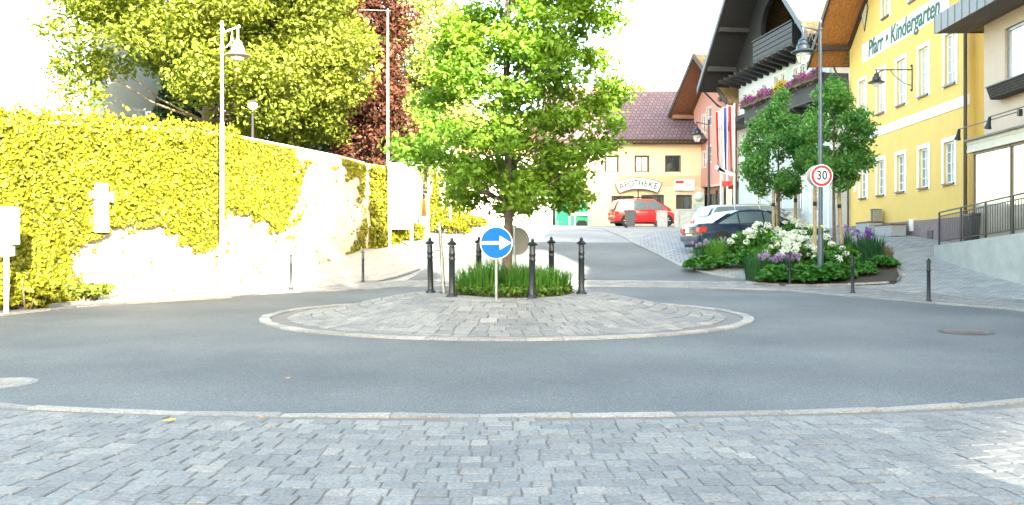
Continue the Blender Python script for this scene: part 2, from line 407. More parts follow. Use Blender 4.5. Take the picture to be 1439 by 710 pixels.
def tree(name, label, loc, height, env, trunk_r, clear, nclump, clump_r, nleaf, leaf, m, group=None, cat='tree', limbs=True, seed=1, lean=(0, 0), flat=.35, squash=.7, bark=None, shift=None, ysq=1.0, skip=None, limb_p=1.0):
    """env: list of (z, radius); clear: bare trunk height"""
    rnd = random.Random(seed); t = thing(name, label, cat, loc, 0, group)
    zs = [e[0] for e in env]; rs = [e[1] for e in env]
    tr = MB(); H = height
    P = [Vector((lean[0]*z/H+.03*H*.1*math.sin(z*1.3+seed), lean[1]*z/H+.03*H*.1*math.cos(z*1.1+seed), z)) for z in np.linspace(-.15, H*.9, 12)]
    tr.tube(P, [trunk_r*(1.25 if i == 0 else 1)*(1-.9*i/11)+.012 for i in range(12)], 10)
    cl = []; tries = 0
    while len(cl) < nclump and tries < 20000:
        tries += 1
        z = rnd.uniform(zs[0], zs[-1]); r = float(np.interp(z, zs, rs)); 
        if rnd.random() > (r/max(rs))**1.3+.05: continue
        a = rnd.uniform(0, 2*math.pi); rr = r*(rnd.random()**.42)
        off = shift(z) if shift else (0, 0)
        c = Vector((math.cos(a)*rr+off[0]+lean[0]*z/H, math.sin(a)*rr*ysq+off[1]+lean[1]*z/H, z))
        if skip and skip(c+Vector(loc)): continue
        if any((c-q[0]).length < clump_r*.62 for q in cl): continue
        cl.append((c, clump_r*rnd.uniform(.6, 1.2)))
    tot = sum(q[1]**2 for q in cl); L = []; T = []
    for c, r in cl:
        n = int(nleaf*r*r/tot); L.append(blob(c, r*1.15, n, squash, .0 if leaf < .16 else .3)); T.append(np.full(n, rnd.uniform(.25, .75)))
        if limbs and rnd.random() < limb_p:
            d = math.hypot(c.x, c.y); z0 = max(clear*.9, c.z - d*rnd.uniform(.5, .9) - .1)
            z0 = min(z0, H*.85); s = Vector((lean[0]*z0/H, lean[1]*z0/H, z0)); mid = s.lerp(c, .5)+Vector((rnd.uniform(-.1, .1), rnd.uniform(-.1, .1), -.06*d))
            rb = trunk_r*(.26 if d > .4*max(rs) else .16)*max(.25, 1-z0/H)
            tr.tube([s, s.lerp(mid, .5), mid, mid.lerp(c, .5)+Vector((0, 0, .03)), c], [rb, rb*.8, rb*.6, rb*.42, rb*.15+.003], 5, False)
    tr.build('trunk', bark or M_BARK, t, smooth=True)
    if L: leaf_mesh('crown', np.concatenate(L), leaf, m, (0, 0, 1), flat, t, tone=np.concatenate(T), droop=.6)
    return t
# ================================================================== GROUND
def far_terrain():
    ax = list(np.arange(-60, 61, 2.0)) ; xs = [-2500, -1200, -500, -200, -100] + ax + [100, 200, 500, 1200, 2500]
    ys = [-2500, -1000, -300, -100, -40] + list(np.arange(-20, 101, 2.0)) + [150, 300, 700, 1500, 2500]
    vs = [(x, y, g(x, y)-.12 - (.25 if abs(x) < 60 and -20 < y < 100 else 0)) for y in ys for x in xs]; nx = len(xs)
    fs = [(j*nx+i, j*nx+i+1, (j+1)*nx+i+1, (j+1)*nx+i) for j in range(len(ys)-1) for i in range(nx-1)]
    me = bpy.data.meshes.new('ground'); me.from_pydata(vs, [], fs); o = link_mesh('ground', me, M_LAND); o['kind'] = 'structure'
far_terrain()
A = [gpt(*p) for p in [(1304, 427), (1192, 417.5), (1099, 409.5), (960, 405.5), (840, 403.5), (700, 402.5), (580, 404), (480, 410), (372, 414), (325, 419.5), (223, 425.5), (116, 432.5), (0, 445)]]
near = [(-11.0, 13.6), (-8.3, 10.6), (-4.9, 8.47), (0, 7.99), (4.9, 8.62), (8.3, 10.8), (10.6, 14.0), (10.4, 17.9)]
RING = spline([Vector(p) for p in near] + [Vector((p.x, p.y)) for p in A], 8)
# paved square under everything, then asphalt ring, street, footways
sheet('paved_square', [(-15, -6), (22, -6), (22, 20), (22, 66), (-3, 66), (-6, 40), (-5.2, 34), (-8, 26), (-12, 18), (-16, 12)], 0, M_PAVE, 1.0, kind='structure')
sheet('roundabout_road', RING, .012, M_ASPH, .6)
UP = lambda L: [Vector((gpt(*p).x, gpt(*p).y)) for p in L]
street = UP([(1085, 400), (1000, 386.5), (949, 372), (915, 354), (890, 342), (786, 341), (700, 341), (655, 345), (632, 358), (600, 375), (560, 399)])
sheet('street', street, .024, M_ASPH, .6)
up2 = UP([(890, 342), (856, 326.5), (840, 321), (812, 316.5)])
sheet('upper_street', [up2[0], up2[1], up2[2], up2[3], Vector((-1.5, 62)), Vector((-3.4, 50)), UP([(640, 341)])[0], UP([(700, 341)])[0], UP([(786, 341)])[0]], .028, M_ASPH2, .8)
lf = UP([(600, 399), (580, 391), (548, 396), (526, 399), (480, 404), (410, 408), (330, 414)])
sheet('left_footway', [Vector((-5.6, 24.4))] + [Vector((-6.9, 24.0)), Vector((-7.6, 24.9)), Vector((-7.0, 28.6)), Vector((-6.05, 31.2)), Vector((-5.5, 33.2)), Vector((-4.6, 37)), Vector((-4.8, 50)), Vector((-3.6, 50)), UP([(648, 341)])[0], UP([(628, 357)])[0], UP([(590, 378)])[0], UP([(548, 392)])[0], UP([(500, 398)])[0]], .05, M_FOOT, .6)
pk = UP([(893, 341), (918, 354), (952, 372), (985, 382)])
sheet('parking_bay', [pk[0], pk[1], pk[2], pk[3], Vector((8.2, 29.2)), Vector((14.2, 30)), Vector((14.6, 41)), Vector((6.5, 41))], .010, M_PAVE2, .6)
def strip(name, pts, w, lift, m, h=.0):            # a kerb strip along a polyline
    vs = []; fs = []; P = [Vector(p[:2]) for p in pts]; n = len(P)
    for i, p in enumerate(P):
        d = (P[min(i+1, n-1)]-P[max(i-1, 0)]).normalized(); s = Vector((-d.y, d.x))*w/2
        for q, l in ((p-s, -.05), (p-s, lift), (p+s, lift), (p+s, -.05)): vs.append((q.x, q.y, g(q.x, q.y)+l))
    for i in range(n-1):
        a = i*4
        for k in range(3): fs.append((a+k, a+k+1, a+k+5, a+k+4))
    me = bpy.data.meshes.new(name); me.from_pydata(vs, [], fs); bm = bmesh.new(); bm.from_mesh(me); bmesh.ops.recalc_face_normals(bm, faces=bm.faces); bm.to_mesh(me); bm.free()
    at = me.attributes.new('tone', 'FLOAT', 'POINT'); at.data.foreach_set('value', [random.uniform(.2, .9) for _ in range(len(vs)//4) for _ in range(4)])
    o = link_mesh(name, me, m); o['kind'] = 'structure'; return o
front = [p for p in spline([Vector(p) for p in near], 10, False)]
def kerb_stones(name, line, w, L, m, lift=.03, off=0):
    P = [Vector(p[:2]) for p in line]; Q = []
    acc = [0]
    for i in range(len(P)-1): acc.append(acc[-1]+(P[i+1]-P[i]).length)
    def at(s):
        s = min(max(s, 0), acc[-1]-1e-4)
        for i in range(len(P)-1):
            if acc[i+1] >= s:
                d = (P[i+1]-P[i]).normalized(); return P[i]+d*(s-acc[i]), d
    s = 0
    while s < acc[-1]-.05:
        l = L*random.uniform(.85, 1.15); a, d1 = at(s); b, d2 = at(s+l)
        n1 = Vector((-d1.y, d1.x)); n2 = Vector((-d2.y, d2.x))
        Q.append([a+n1*(off-w/2), b+n2*(off-w/2), b+n2*(off+w/2), a+n1*(off+w/2)]); s += l
    return setts(name, Q, g, m, .03, .004, .002, .001, lift)
kerb_stones('front_kerb', front, .13, .9, M_KERB, .012, -.02)
# foreground apron of granite setts, concentric with the kerb
fx, fy = -.2, 28.6
sheet('apron_joints', [(-9.5, 10.4)] + [p for p in front if -9 < p.x < 9.4] + [(10.5, 10.4), (10.5, 1), (-9.5, 1)], .013, M_JOINT, .6)
def in_apron(x, y):
    best = None
    for i in range(len(front)-1):
        a, b = front[i], front[i+1]
        if a.x <= x < b.x: return y < a.y+(b.y-a.y)*(x-a.x)/(b.x-a.x)-.12
    return False
Q = []
for k in range(33):
    ra = 20.68+k*.168; a = R(270-17)
    while a < R(270+17):
        w = random.uniform(.13, .25)/ra; b = a+w
        wob = lambda r, t: r+.03*math.sin(t*31+k*.15)+.01*math.sin(t*83)
        P = [Vector((fx+math.cos(t)*wob(r, t), fy+math.sin(t)*wob(r, t))) for r, t in ((ra+.168, a), (ra+.168, b), (ra, b), (ra, a))]
        c = sum(P, Vector((0, 0)))/4
        if in_apron(c.x, c.y+.06) and c.y > 4: Q.append(P)
        a = b
setts('cobbled_apron', Q, g, M_STONE, .022, .007, .008, .004, .010)
# far cobbled band and the forecourt strip
far_line = [p for p in spline([Vector((p.x, p.y)) for p in ([Vector((10.6, 14.0, 0)), Vector((10.4, 17.9, 0))]+A)], 8, False)]
def offs(line, d):
    out = []; n = len(line)
    for i, p in enumerate(line):
        t = (line[min(i+1, n-1)]-line[max(i-1, 0)]).normalized(); out.append(p+Vector((t.y, -t.x))*d)
    return out
band_out = offs(far_line, 2.0)
sheet('band_joints', far_line + list(reversed(band_out)), .018, M_JOINT, .5)
Q = []
for k in range(9):
    L0 = offs(far_line, .14+k*.2); L1 = offs(far_line, .14+(k+1)*.2)
    acc = [0]
    for i in range(len(L0)-1): acc.append(acc[-1]+(L0[i+1]-L0[i]).length)
    s = random.random()*.2
    xs0 = [p.x for p in L0]; ys0 = [p.y for p in L0]; xs1 = [p.x for p in L1]; ys1 = [p.y for p in L1]
    fpt = lambda s, X, Y: Vector((float(np.interp(s, acc, X)), float(np.interp(s, acc, Y))))
    while s < acc[-1]-.3:
        w = random.uniform(.16, .26)
        Q.append([fpt(s, xs0, ys0), fpt(s, xs1, ys1), fpt(s+w, xs1, ys1), fpt(s+w, xs0, ys0)]); s += w
setts('cobbled_band', Q, g, M_STONE, .02, .008, .006, .002, .024)
kerb_stones('band_edge_kerb', far_line, .12, .6, M_KERB, .03, 0)
kerb_stones('band_outer_kerb', band_out, .10, .6, M_KERB, .03, 0)
kerb_stones('street_kerb', UP([(1085, 400), (1000, 386.5), (949, 372), (915, 354), (890, 342), (856, 326.5), (840, 321)]), .14, .9, M_KERB, .04)
kerb_stones('footway_kerb', UP([(500, 399), (526, 397), (548, 393), (590, 379), (628, 358), (648, 342)]), .14, .9, M_KERB, .07)
# ---- the island: cobbled mound inside the ring
IX, IY, IA, IB = -.1, 17.1, 4.45, 3.6
def mound(x, y):
    rho = math.hypot((x-IX)/IA, (y-IY)/IB)
    return g(x, y) + .43*(1-sst(.33, .97, rho))
ell = [Vector((IX+IA*math.cos(t), IY+IB*math.sin(t))) for t in np.linspace(0, 2*math.pi, 96, endpoint=False)]
sheet('island_joints', ell, .02, M_JOINT, .25, zf=mound)
kerb_stones('island_kerb', ell+[ell[0]], .20, .5, M_KERB, .028, -.1)
Q = []
for k in range(13):
    r0 = .93-(k+1)*.049; r1 = r0+.049; a = random.random()*.05
    while a < 2*math.pi-.02:
        b = a+random.uniform(.17, .30)/(3.9*(r0+.02))
        if r0 < .27: break
        Q.append([Vector((IX+IA*r*math.cos(t), IY+IB*r*math.sin(t))) for r, t in ((r0, a), (r1, a), (r1, b), (r0, b))]); a = b
setts('island_cobbles', Q, mound, M_STONE, .025, .010, .010, .005, .024)
bed = [Vector((.03+1.10*math.cos(t), 17.05+1.28*math.sin(t))) for t in np.linspace(0, 2*math.pi, 40, endpoint=False)]
sheet('island_soil', bed, .055, M_SOIL, .2, zf=mound)
# ---- manhole covers and the fallen leaf
def manhole(label, px, py, r, m, cat='manhole cover'):
    p = gpt(px, py); t = thing('manhole_cover', label, cat, (p.x, p.y, p.z-.009))
    b = MB(); b.disc((0, 0, -.02), (0, -.027, 1), r, .045, 32); b.build('frame', M_KERB if m is None else M_IRON, t)
    b = MB(); b.disc((0, 0, .0), (0, -.027, 1), r*.82, .031, 32)
    for i in range(-3, 4):
        for j in range(-3, 4):
            if math.hypot(i, j) < 3.3: b.box(i*r*.2-r*.06, i*r*.2+r*.06, j*r*.2-r*.06, j*r*.2+r*.06, .03, .037)
    b.build('lid', m or mat('pale_concrete', (.27, .26, .23), .9, var=.25, scale=30), t)
manhole('round pale manhole cover in the asphalt by the left edge of the road', 2, 540, .36, None)
manhole('rusty round manhole cover in the asphalt on the right of the ring', 1357, 468, .42, mat('rusty_iron', (.13, .105, .10), .8, var=.3, scale=30))
def fallen(label, px, py, s, m):
    p = gpt(px, py)
    b = MB()
    pts = [(-1, -.1, 0), (-.6, .42, .10), (0, .5, .16), (.6, .3, .3), (1.05, .0, .2), (.5, -.38, .08), (-.4, -.45, .12)]
    top = [Vector(q)*s for q in pts]; n = len(top)
    b.add([v for v in top]+[v-Vector((0, 0, .003)) for v in top]+[Vector((0, 0, .03*s)), Vector((0, 0, .03*s-.003))],
          [(i, (i+1) % n, 2*n) for i in range(n)]+[((i+1) % n+n, i+n, 2*n+1) for i in range(n)]+[(i, i+n, (i+1) % n+n, (i+1) % n) for i in range(n)])
    o = b.build('fallen_leaf', m); o.location = (p.x, p.y, p.z+.045); o.rotation_euler = (0, 0, .3); return tag(o, label, 'leaf')
M_YL = mat('yellow_leaf', (.62, .42, .02), .7, var=.3, scale=30); M_OL = mat('orange_leaf', (.5, .25, .03), .7, var=.3, scale=30)
fallen('yellow fallen leaf lying on the foreground cobbles', 238, 598, .05, M_YL)
fallen('small orange dry leaf on the foreground cobbles under the ring road edge', 367, 594, .022, M_OL)
fallen('small orange dry leaf lying on the open asphalt left of centre', 404, 537, .03, M_OL)
# ---- planted beds on the right
BEDA = UP([(1050, 399), (1100, 403.5), (1160, 403), (1215, 401), (1258, 399), (1264, 392)]) + [Vector(p) for p in [(11.6, 27.0), (11.6, 29.6), (10.6, 31.6), (9.2, 31.0), (8.2, 28.6), (7.6, 26.6)]]
sheet('planted_bed', BEDA, .09, M_SOIL, .4)
kerb_stones('planted_bed_edge', [Vector(p) for p in BEDA]+[Vector(BEDA[0])], .10, .5, M_KERB, .06)
BEDB = UP([(966, 369), (1010, 369), (1055, 368), (1082, 366)]) + [Vector((10.0, 32.0)), Vector((9.0, 33.0)), Vector((7.6, 31.4)), Vector((6.6, 31.0))]

# ================================================================== FACADE TOOLS
class Facade:
    """A wall line through (x0, y0) with direction angle a from +Y; local x runs away, local y towards the street."""
    def __init__(s, x0, y0, a, zb=None):
        s.x0, s.y0, s.a = x0, y0, R(a); s.zb = g(x0, y0) if zb is None else zb; s.rz = math.pi/2 - s.a
    def u(s, px, out=0):
        k = (px-CX)/F; x0 = s.x0-math.cos(s.a)*out; y0 = s.y0+math.sin(s.a)*out
        return (k*y0-x0)/(math.sin(s.a)-k*math.cos(s.a))
    def z(s, px, py, out=0):
        t = s.u(px, out); Y = s.y0+math.sin(s.a)*out+t*math.cos(s.a); return CAMZ+(CY-py)/F*Y - s.zb
    def root(s, name, label, cat, group=None): return thing(name, label, cat, (s.x0, s.y0, s.zb), s.rz, group)
def wall_open(mb, u0, u1, z0, z1, rects, depth=.16, thick=.2, slope=None):
    xs = sorted({u0, u1} | {r[0] for r in rects} | {r[1] for r in rects}); zs = sorted({z0, z1} | {r[2] for r in rects} | {r[3] for r in rects})
    for i in range(len(xs)-1):
        for j in range(len(zs)-1):
            cx, cz = (xs[i]+xs[i+1])/2, (zs[j]+zs[j+1])/2
            if any(r[0] < cx < r[1] and r[2] < cz < r[3] for r in rects): continue
            mb.add([(xs[i], 0, zs[j]), (xs[i+1], 0, zs[j]), (xs[i+1], 0, zs[j+1]), (xs[i], 0, zs[j+1])], [(3, 2, 1, 0)])
    for a, b, c, d in rects:
        mb.add([(a, 0, c), (b, 0, c), (b, 0, d), (a, 0, d), (a, -depth, c), (b, -depth, c), (b, -depth, d), (a, -depth, d)], [(0, 1, 5, 4), (1, 2, 6, 5), (2, 3, 7, 6), (3, 0, 4, 7)])
    mb.add([(u0, 0, z0), (u0, -thick, z0), (u0, -thick, z1), (u0, 0, z1)], [(0, 1, 2, 3)]); mb.add([(u1, 0, z0), (u1, -thick, z0), (u1, -thick, z1), (u1, 0, z1)], [(3, 2, 1, 0)])
    mb.add([(u0, 0, z1), (u1, 0, z1), (u1, -thick, z1), (u0, -thick, z1)], [(0, 1, 2, 3)])
GL = glass_mat('window_glass', (.20, .25, .28)); GLD = glass_mat('dark_window_glass', (.03, .04, .045)); GLW = glass_mat('curtained_glass', (.46, .46, .44), .12)
def window(parent, r, mframe, glass, sur=.12, proud=.03, cols=2, rows=3, fw=.05, y=-.10, sill=True, msur=None, name='window', msill=None):
    a, b, c, d = r; m = MB()
    for q in ((a, a+fw, c, d), (b-fw, b, c, d), (a+fw, b-fw, c, c+fw), (a+fw, b-fw, d-fw, d)): m.box(q[0], q[1], y-.03, y+.03, q[2], q[3])
    for i in range(1, cols):
        u = a+(b-a)*i/cols; m.box(u-.025, u+.025, y-.025, y+.025, c+fw, d-fw)
    for j in range(1, rows):
        z = c+(d-c)*j/rows; m.box(a+fw, b-fw, y-.018, y+.018, z-.013, z+.013)
    w = m.build(name, mframe, parent)
    p = MB(); p.box(a+.01, b-.01, y-.012, y-.004, c+.01, d-.01); p.build('pane', glass, w)
    if sur:
        s = MB(); s.box(a-sur, a-.002, .002, proud, c-sur*.6, d+sur); s.box(b+.002, b+sur, .002, proud, c-sur*.6, d+sur)
        s.box(a-.002, b+.002, .002, proud, d+.002, d+sur); s.build('surround', msur or mframe, w)
    if sill:
        s = MB(); s.box(a-sur*.3, b+sur*.3, -.08, proud+.05, c-.05, c+.012); s.build('sill', msill or M_IRON if msill is not False else mframe, w)
    return w
def downpipe(parent, pts, r, m, name='downpipe'):
    mb = MB(); mb.tube(pts, r, 8); return mb.build(name, m, parent, smooth=True)

# ================================================================== YELLOW KINDERGARTEN
M_YEL = mat('yellow_render', (.68, .47, .145), .9, var=.05, scale=2, bumpd=.004)
M_PLINTH = mat('mauve_plinth', (.22, .165, .175), .9, var=.15, scale=4)
M_SOFF = wood_mat('orange_soffit_boards', (.42, .17, .045), 0, .16)
M_BROWN = wood_mat('dark_brown_timber', (.045, .026, .018), 0, .25)
M_TILE = brick_mat('clay_tiles', (.24, .155, .06), (.30, .20, .085), (.13, .08, .035), .22, .30, space='XY', msize=.02, bd=.03)
M_TXTG = mat('green_lettering', (.02, .10, .075), .7, var=.1)
YF = Facade(14.01+.0364*29.3, 29.3, 2.08, zb=1.95)
yr = YF.root('kindergarten_house', 'yellow gabled house with white framed windows and green lettering on its wall', 'house')
yL = YF.u(1194); ridge_u = yL/2
rects = []
for xc in (1334, 1298, 1266, 1238, 1213.5): 
    uc = YF.u(xc); rects.append((uc-.40, uc+.40, YF.z(1334, 258), YF.z(1334, 199)))
for xc in (1335.5, 1298, 1266.5, 1238, 1212): 
    uc = YF.u(xc); rects.append((uc-.42, uc+.42, YF.z(1335, 119), YF.z(1335, 47)))
rects += [(YF.u(1245)-.36, YF.u(1245)+.36, YF.z(1245, 24), YF.z(1245, -18)), (YF.u(1284)-.4, YF.u(1284)+.4, YF.z(1284, 0), YF.z(1284, -50))]
w = MB(); eav = YF.z(1195, 60); wall_top = max(r[3] for r in rects)+.5
lowtop = eav
m_rects = [r for r in rects if r[3] < lowtop]; hi = [r for r in rects if r[3] >= lowtop]
lowtop = min(r[2] for r in hi)-.05
wall_open(w, 0, yL, .95, lowtop, m_rects)
uu0, uu1 = min(r[0] for r in hi)-.25, max(r[1] for r in hi)+.25; zz1 = max(r[3] for r in hi)+.2
wall_open(w, uu0, uu1, lowtop, zz1, hi)
w.box(0, yL, -12, -.2, -.9, lowtop)
sl = .72; rz_ = eav+ridge_u*sl
def gab(u): return eav+min(u, yL-u)*sl
w.prism([(0, 0, lowtop), (uu0, 0, lowtop), (uu0, 0, min(zz1, gab(uu0))), (uu0, 0, gab(uu0)), (0, 0, eav)], (0, -.2, 0))
w.prism([(uu1, 0, lowtop), (yL, 0, lowtop), (yL, 0, eav), (uu1, 0, gab(uu1))], (0, -.2, 0))
w.prism([(uu0, 0, zz1), (uu1, 0, zz1), (uu1, 0, gab(uu1)), (ridge_u, 0, rz_), (uu0, 0, gab(uu0))], (0, -.2, 0))
w.prism([(0, -.2, lowtop), (yL, -.2, lowtop), (yL, -.2, eav), (ridge_u, -.2, rz_), (0, -.2, eav)], (0, -11.8, 0))
w.build('wall', M_YEL, yr)
for r in rects: window(yr, r, M_WHITE, GLW if r[3] > 6 else GL, .15, .03, 2, 4 if r in rects[:10] else 2, fw=.07)
b = MB(); b.box(-.0, yL, -.16, .045, -.9, .952); b.build('plinth', M_PLINTH, yr)
b = MB(); b.box(-.0, yL, .0, .03, YF.z(1359, 148), YF.z(1359, 133)); b.build('white_band', M_WHITE, yr)
b = MB(); ba, bb_, bz = YF.u(1334.5), YF.u(1212), YF.z(1212, 89); b.box(ba, bb_, .0, .015, bz, bz+.80); b.build('sign_panel', M_WHITE, yr)
me = text_mesh('Pfarr • Kindergarten', .98, .008, .14, 'CENTER', 1.0, .014)
wd = max(v.co.x for v in me.vertices)-min(v.co.x for v in me.vertices); tw = YF.u(1221)-YF.u(1321)
for v in me.vertices: v.co.x *= tw/wd
o = link_mesh('lettering', me, M_TXTG, yr); o.rotation_euler = (R(90), 0, math.pi); o.location = ((YF.u(1221)+YF.u(1321))/2, .024, bz+.40)
# diamond panel
b = MB(); dc = (YF.u(1215.5), YF.z(1215.5, 14)); b.prism([(dc[0]-.42, .0, dc[1]), (dc[0], .0, dc[1]-.95), (dc[0]+.42, .0, dc[1]), (dc[0], 0, dc[1]+.95)], (0, .03, 0)); db = b.build('diamond_panel', M_IRON, yr)
b = MB(); b.prism([(dc[0]-.36, .03, dc[1]), (dc[0], .03, dc[1]-.82), (dc[0]+.36, .03, dc[1]), (dc[0], .03, dc[1]+.82)], (0, .012, 0)); b.build('lattice', mat('pale_lattice', (.5, .47, .38), .8, var=.4, scale=20), db)
# roof with an overhang and orange soffit
ov = 1.55; eo = 1.15; th = .16
for s_, nm in ((0, 'roof'), (1, 'roof')):
    U = (lambda u: u) if s_ == 0 else (lambda u: yL-u)
    b = MB(); p = [(U(-eo), ov, eav-eo*sl), (U(ridge_u), ov, rz_), (U(ridge_u), ov, rz_+th), (U(-eo), ov, eav-eo*sl+th)]; b.prism(p, (0, -13.8-ov, 0))
    rr = b.build(nm, M_TILE, yr)
    b = MB(); p = [(U(-eo+.05), ov-.05, eav-eo*sl-.03), (U(ridge_u-.01), ov-.05, rz_-.03), (U(ridge_u-.01), ov-.05, rz_-.004), (U(-eo+.05), ov-.05, eav-eo*sl-.004)]; b.prism(p, (0, -ov+.05, 0)); b.build('soffit', M_SOFF, rr)
    b = MB(); p = [(U(-eo-.03), ov+.003, eav-eo*sl-.16), (U(ridge_u), ov+.003, rz_-.16), (U(ridge_u), ov+.003, rz_+th+.04), (U(-eo-.03), ov+.003, eav-eo*sl+th+.04)]; b.prism(p, (0, .06, 0)); b.build('barge_board', M_BROWN, rr)
    b = MB(); b.box(U(.12), U(-.08), .05, ov-.02, eav-.34, eav-.1); b.bar((U(.05), .04, eav-.2), (U(ridge_u), .04, rz_-.2), .08, .26); b.build('purlin', M_BROWN, rr)
    b = MB(); b.tube([(U(-eo-.08), ov, eav-eo*sl+.05), (U(-eo-.08), -11, eav-eo*sl+.05)], .08, 8); b.build('gutter', M_BROWN, rr)
M_PIPE = mat('brown_downpipe', (.07, .035, .025), .5, var=.2)
downpipe(yr, [(yL+eo-.1, .4, eav-eo*sl), (yL+eo-.2, .25, eav-1.3), (yL-.08, .10, eav-1.75), (yL-.08, .10, 0)], .05, M_PIPE)
downpipe(yr, [(.05, .12, eav), (.05, .12, -.1)], .06, M_PIPE)
b = MB(); b.box(YF.u(1285.5), YF.u(1281), .0, .10, YF.z(1283, 325), YF.z(1283, 308)); b.build('meter_box', M_WHITE, yr)
b = MB(); b.box(YF.u(1313), YF.u(1305.5), .045, .07, YF.z(1310, 339), YF.z(1310, 324)); b.build('cellar_vent', M_IRON, yr)
b = MB(); b.box(YF.u(1202)-.12, YF.u(1202)+.12, .0, .03, YF.z(1202, 270), YF.z(1202, 253)); b.build('wall_plaque', M_WHITE, yr)
# annex wall that turns the corner beside the peach house (same house), reflected light painted in as orange
b = MB(); b.box(-1.6, -.005, -9, -.15, -.9, eav+1.0); b.build('annex_wall', mat('bounce_lit_yellow_render', (.62, .36, .08), .9, var=.05, scale=2), yr)

def wall_lamp(label, root_loc, rz, arm, mlamp=M_IRON):
    t = thing('wall_lamp', label, 'wall lamp', root_loc, rz)
    b = MB(); b.box(-.035, .035, 0, .03, -.75, .12); b.sphere((0, .03, -.78), .045); b.sphere((0, .03, .15), .045); b.build('wall_plate', mlamp, t)
    b = MB(); b.tube([(0, .03, 0), (0, arm+.05, 0)], .022, 6); b.tube([(0, .03, -.6), (0, arm*.25, -.5), (0, arm*.5, -.22), (0, arm*.62, 0)], .014, 6); b.build('arm', mlamp, t, smooth=True)
    b = MB(); b.lathe([(.30, -.50), (.31, -.47), (.17, -.40), (.15, -.28), (.10, -.25), (.09, -.16), (.03, -.12), (.02, 0)], (0, arm, 0), 18); b.build('lamp_shade', mlamp, t, smooth=True)
    b = MB(); b.sphere((0, arm, -.52), .12, 12, 8, 1.1); b.build('bulb_glass', mat('lamp_glass', (.6, .6, .57), .15, var=.05), t, smooth=True)
    return t
p = Matrix.Rotation(YF.rz, 4, 'Z') @ Vector((YF.u(1282), 0, YF.z(1282, 98)))
wall_lamp('black bracket lamp on the yellow wall between two upper windows', (YF.x0+p.x, YF.y0+p.y, YF.zb+p.z), YF.rz, 1.35)
# concrete benches / planters against the wall
def block_bench(label, px0, px1, py_top, d):
    p0, p1 = YF.u(px1, .83), YF.u(px0, .83); u = (p0+p1)/2; L = abs(p1-p0)-.35
    q = Matrix.Rotation(YF.rz, 4, 'Z') @ Vector((u, .55, 0)); x, y = YF.x0+q.x, YF.y0+q.y
    t = thing('bench', label, 'bench', (x, y, g(x, y)), YF.rz)
    b = MB(); b.box(-L/2, L/2, -.28, .28, -.05, .36); b.build('base', mat('pale_concrete2', (.32, .33, .33), .9, var=.12, scale=8, bumpd=.004), t, bevel=.015)
    b = MB(); b.box(-L/2-.02, L/2+.02, -.30, .30, .362, .42); b.build('seat', wood_mat('bench_wood', (.16, .09, .05), 0, .12), t, bevel=.008)
block_bench('farther concrete block bench with wooden seat along the yellow wall', 1201, 1223, 311, .5)
block_bench('nearer concrete block bench with wooden seat along the yellow wall', 1227, 1255, 314, .5)
q = Matrix.Rotation(YF.rz, 4, 'Z') @ Vector((YF.u(1231, .3), .30, 0)); x, y = YF.x0+q.x, YF.y0+q.y
t = thing('waste_bin', 'dark upright box bin with grey side standing between the two concrete benches', 'bin', (x, y, g(x, y)), YF.rz)
b = MB(); b.box(-.16, .16, -.16, .16, -.05, .90); b.build('body', M_IRON, t, bevel=.02)
b = MB(); b.box(-.19, -.162, -.17, .17, -.05, .92); b.build('side_panel', M_STEEL, t); b = MB(); b.box(-.19, .19, -.18, .18, .903, .94); b.build('lid', M_BLACK, t, bevel=.01)

# ================================================================== PEACH HOUSE WITH THE SHOP (near right)
M_PEACH = mat('peach_render', (.56, .43, .34), .9, var=.06, scale=3, bumpd=.006)
M_CREAM = mat('cream_boards', (.60, .54, .45), .7, var=.06, scale=5)
PF = Facade(13.1+.0364*26.5, 26.5, 2.08+180, zb=1.0)     # local x runs TOWARDS the camera here
PF.rz = math.pi/2-R(2.08)
def PU(px, P): Y = P*1250/(px-765); return (Y-26.5)/math.cos(R(2.08))
def PZ(px, py, P): Y = P*1250/(px-765); return CAMZ+(CY-py)/F*Y-1.0
pr = thing('peach_house', 'peach rendered house with glazed shop front and flower box under its window', 'house', (13.1+.0364*26.5, 26.5, 1.0), PF.rz)
# local: x away, y street. facade P=13.1 is y=0; near end at x=-40
PE = -9.6
eaveP = PZ(1384, 33, 13.1)
rc = [(-4.6, -1.15, PZ(1439, 122, 13.1), PZ(1439, 28, 13.1)), (-8.9, -6.9, PZ(1439, 122, 13.1), PZ(1439, 28, 13.1))]
uw0, uw1 = PU(1450, 13.1), PU(1412, 13.1); rc[0] = (uw0-1.2, uw1, rc[0][2], rc[0][3])
w = MB(); wall_open(w, PE, 0, 3.45, eaveP, rc); w.box(PE, 0, -11, -.2, -1.2, eaveP); w.box(PE, 0, -.2, -.0, -1.2, 3.449)
w.build('wall', M_PEACH, pr)
for r in rc: window(pr, r, M_STEEL, GLW, 0, .03, 2, 1, fw=.08, sill=True, msill=M_STEEL)
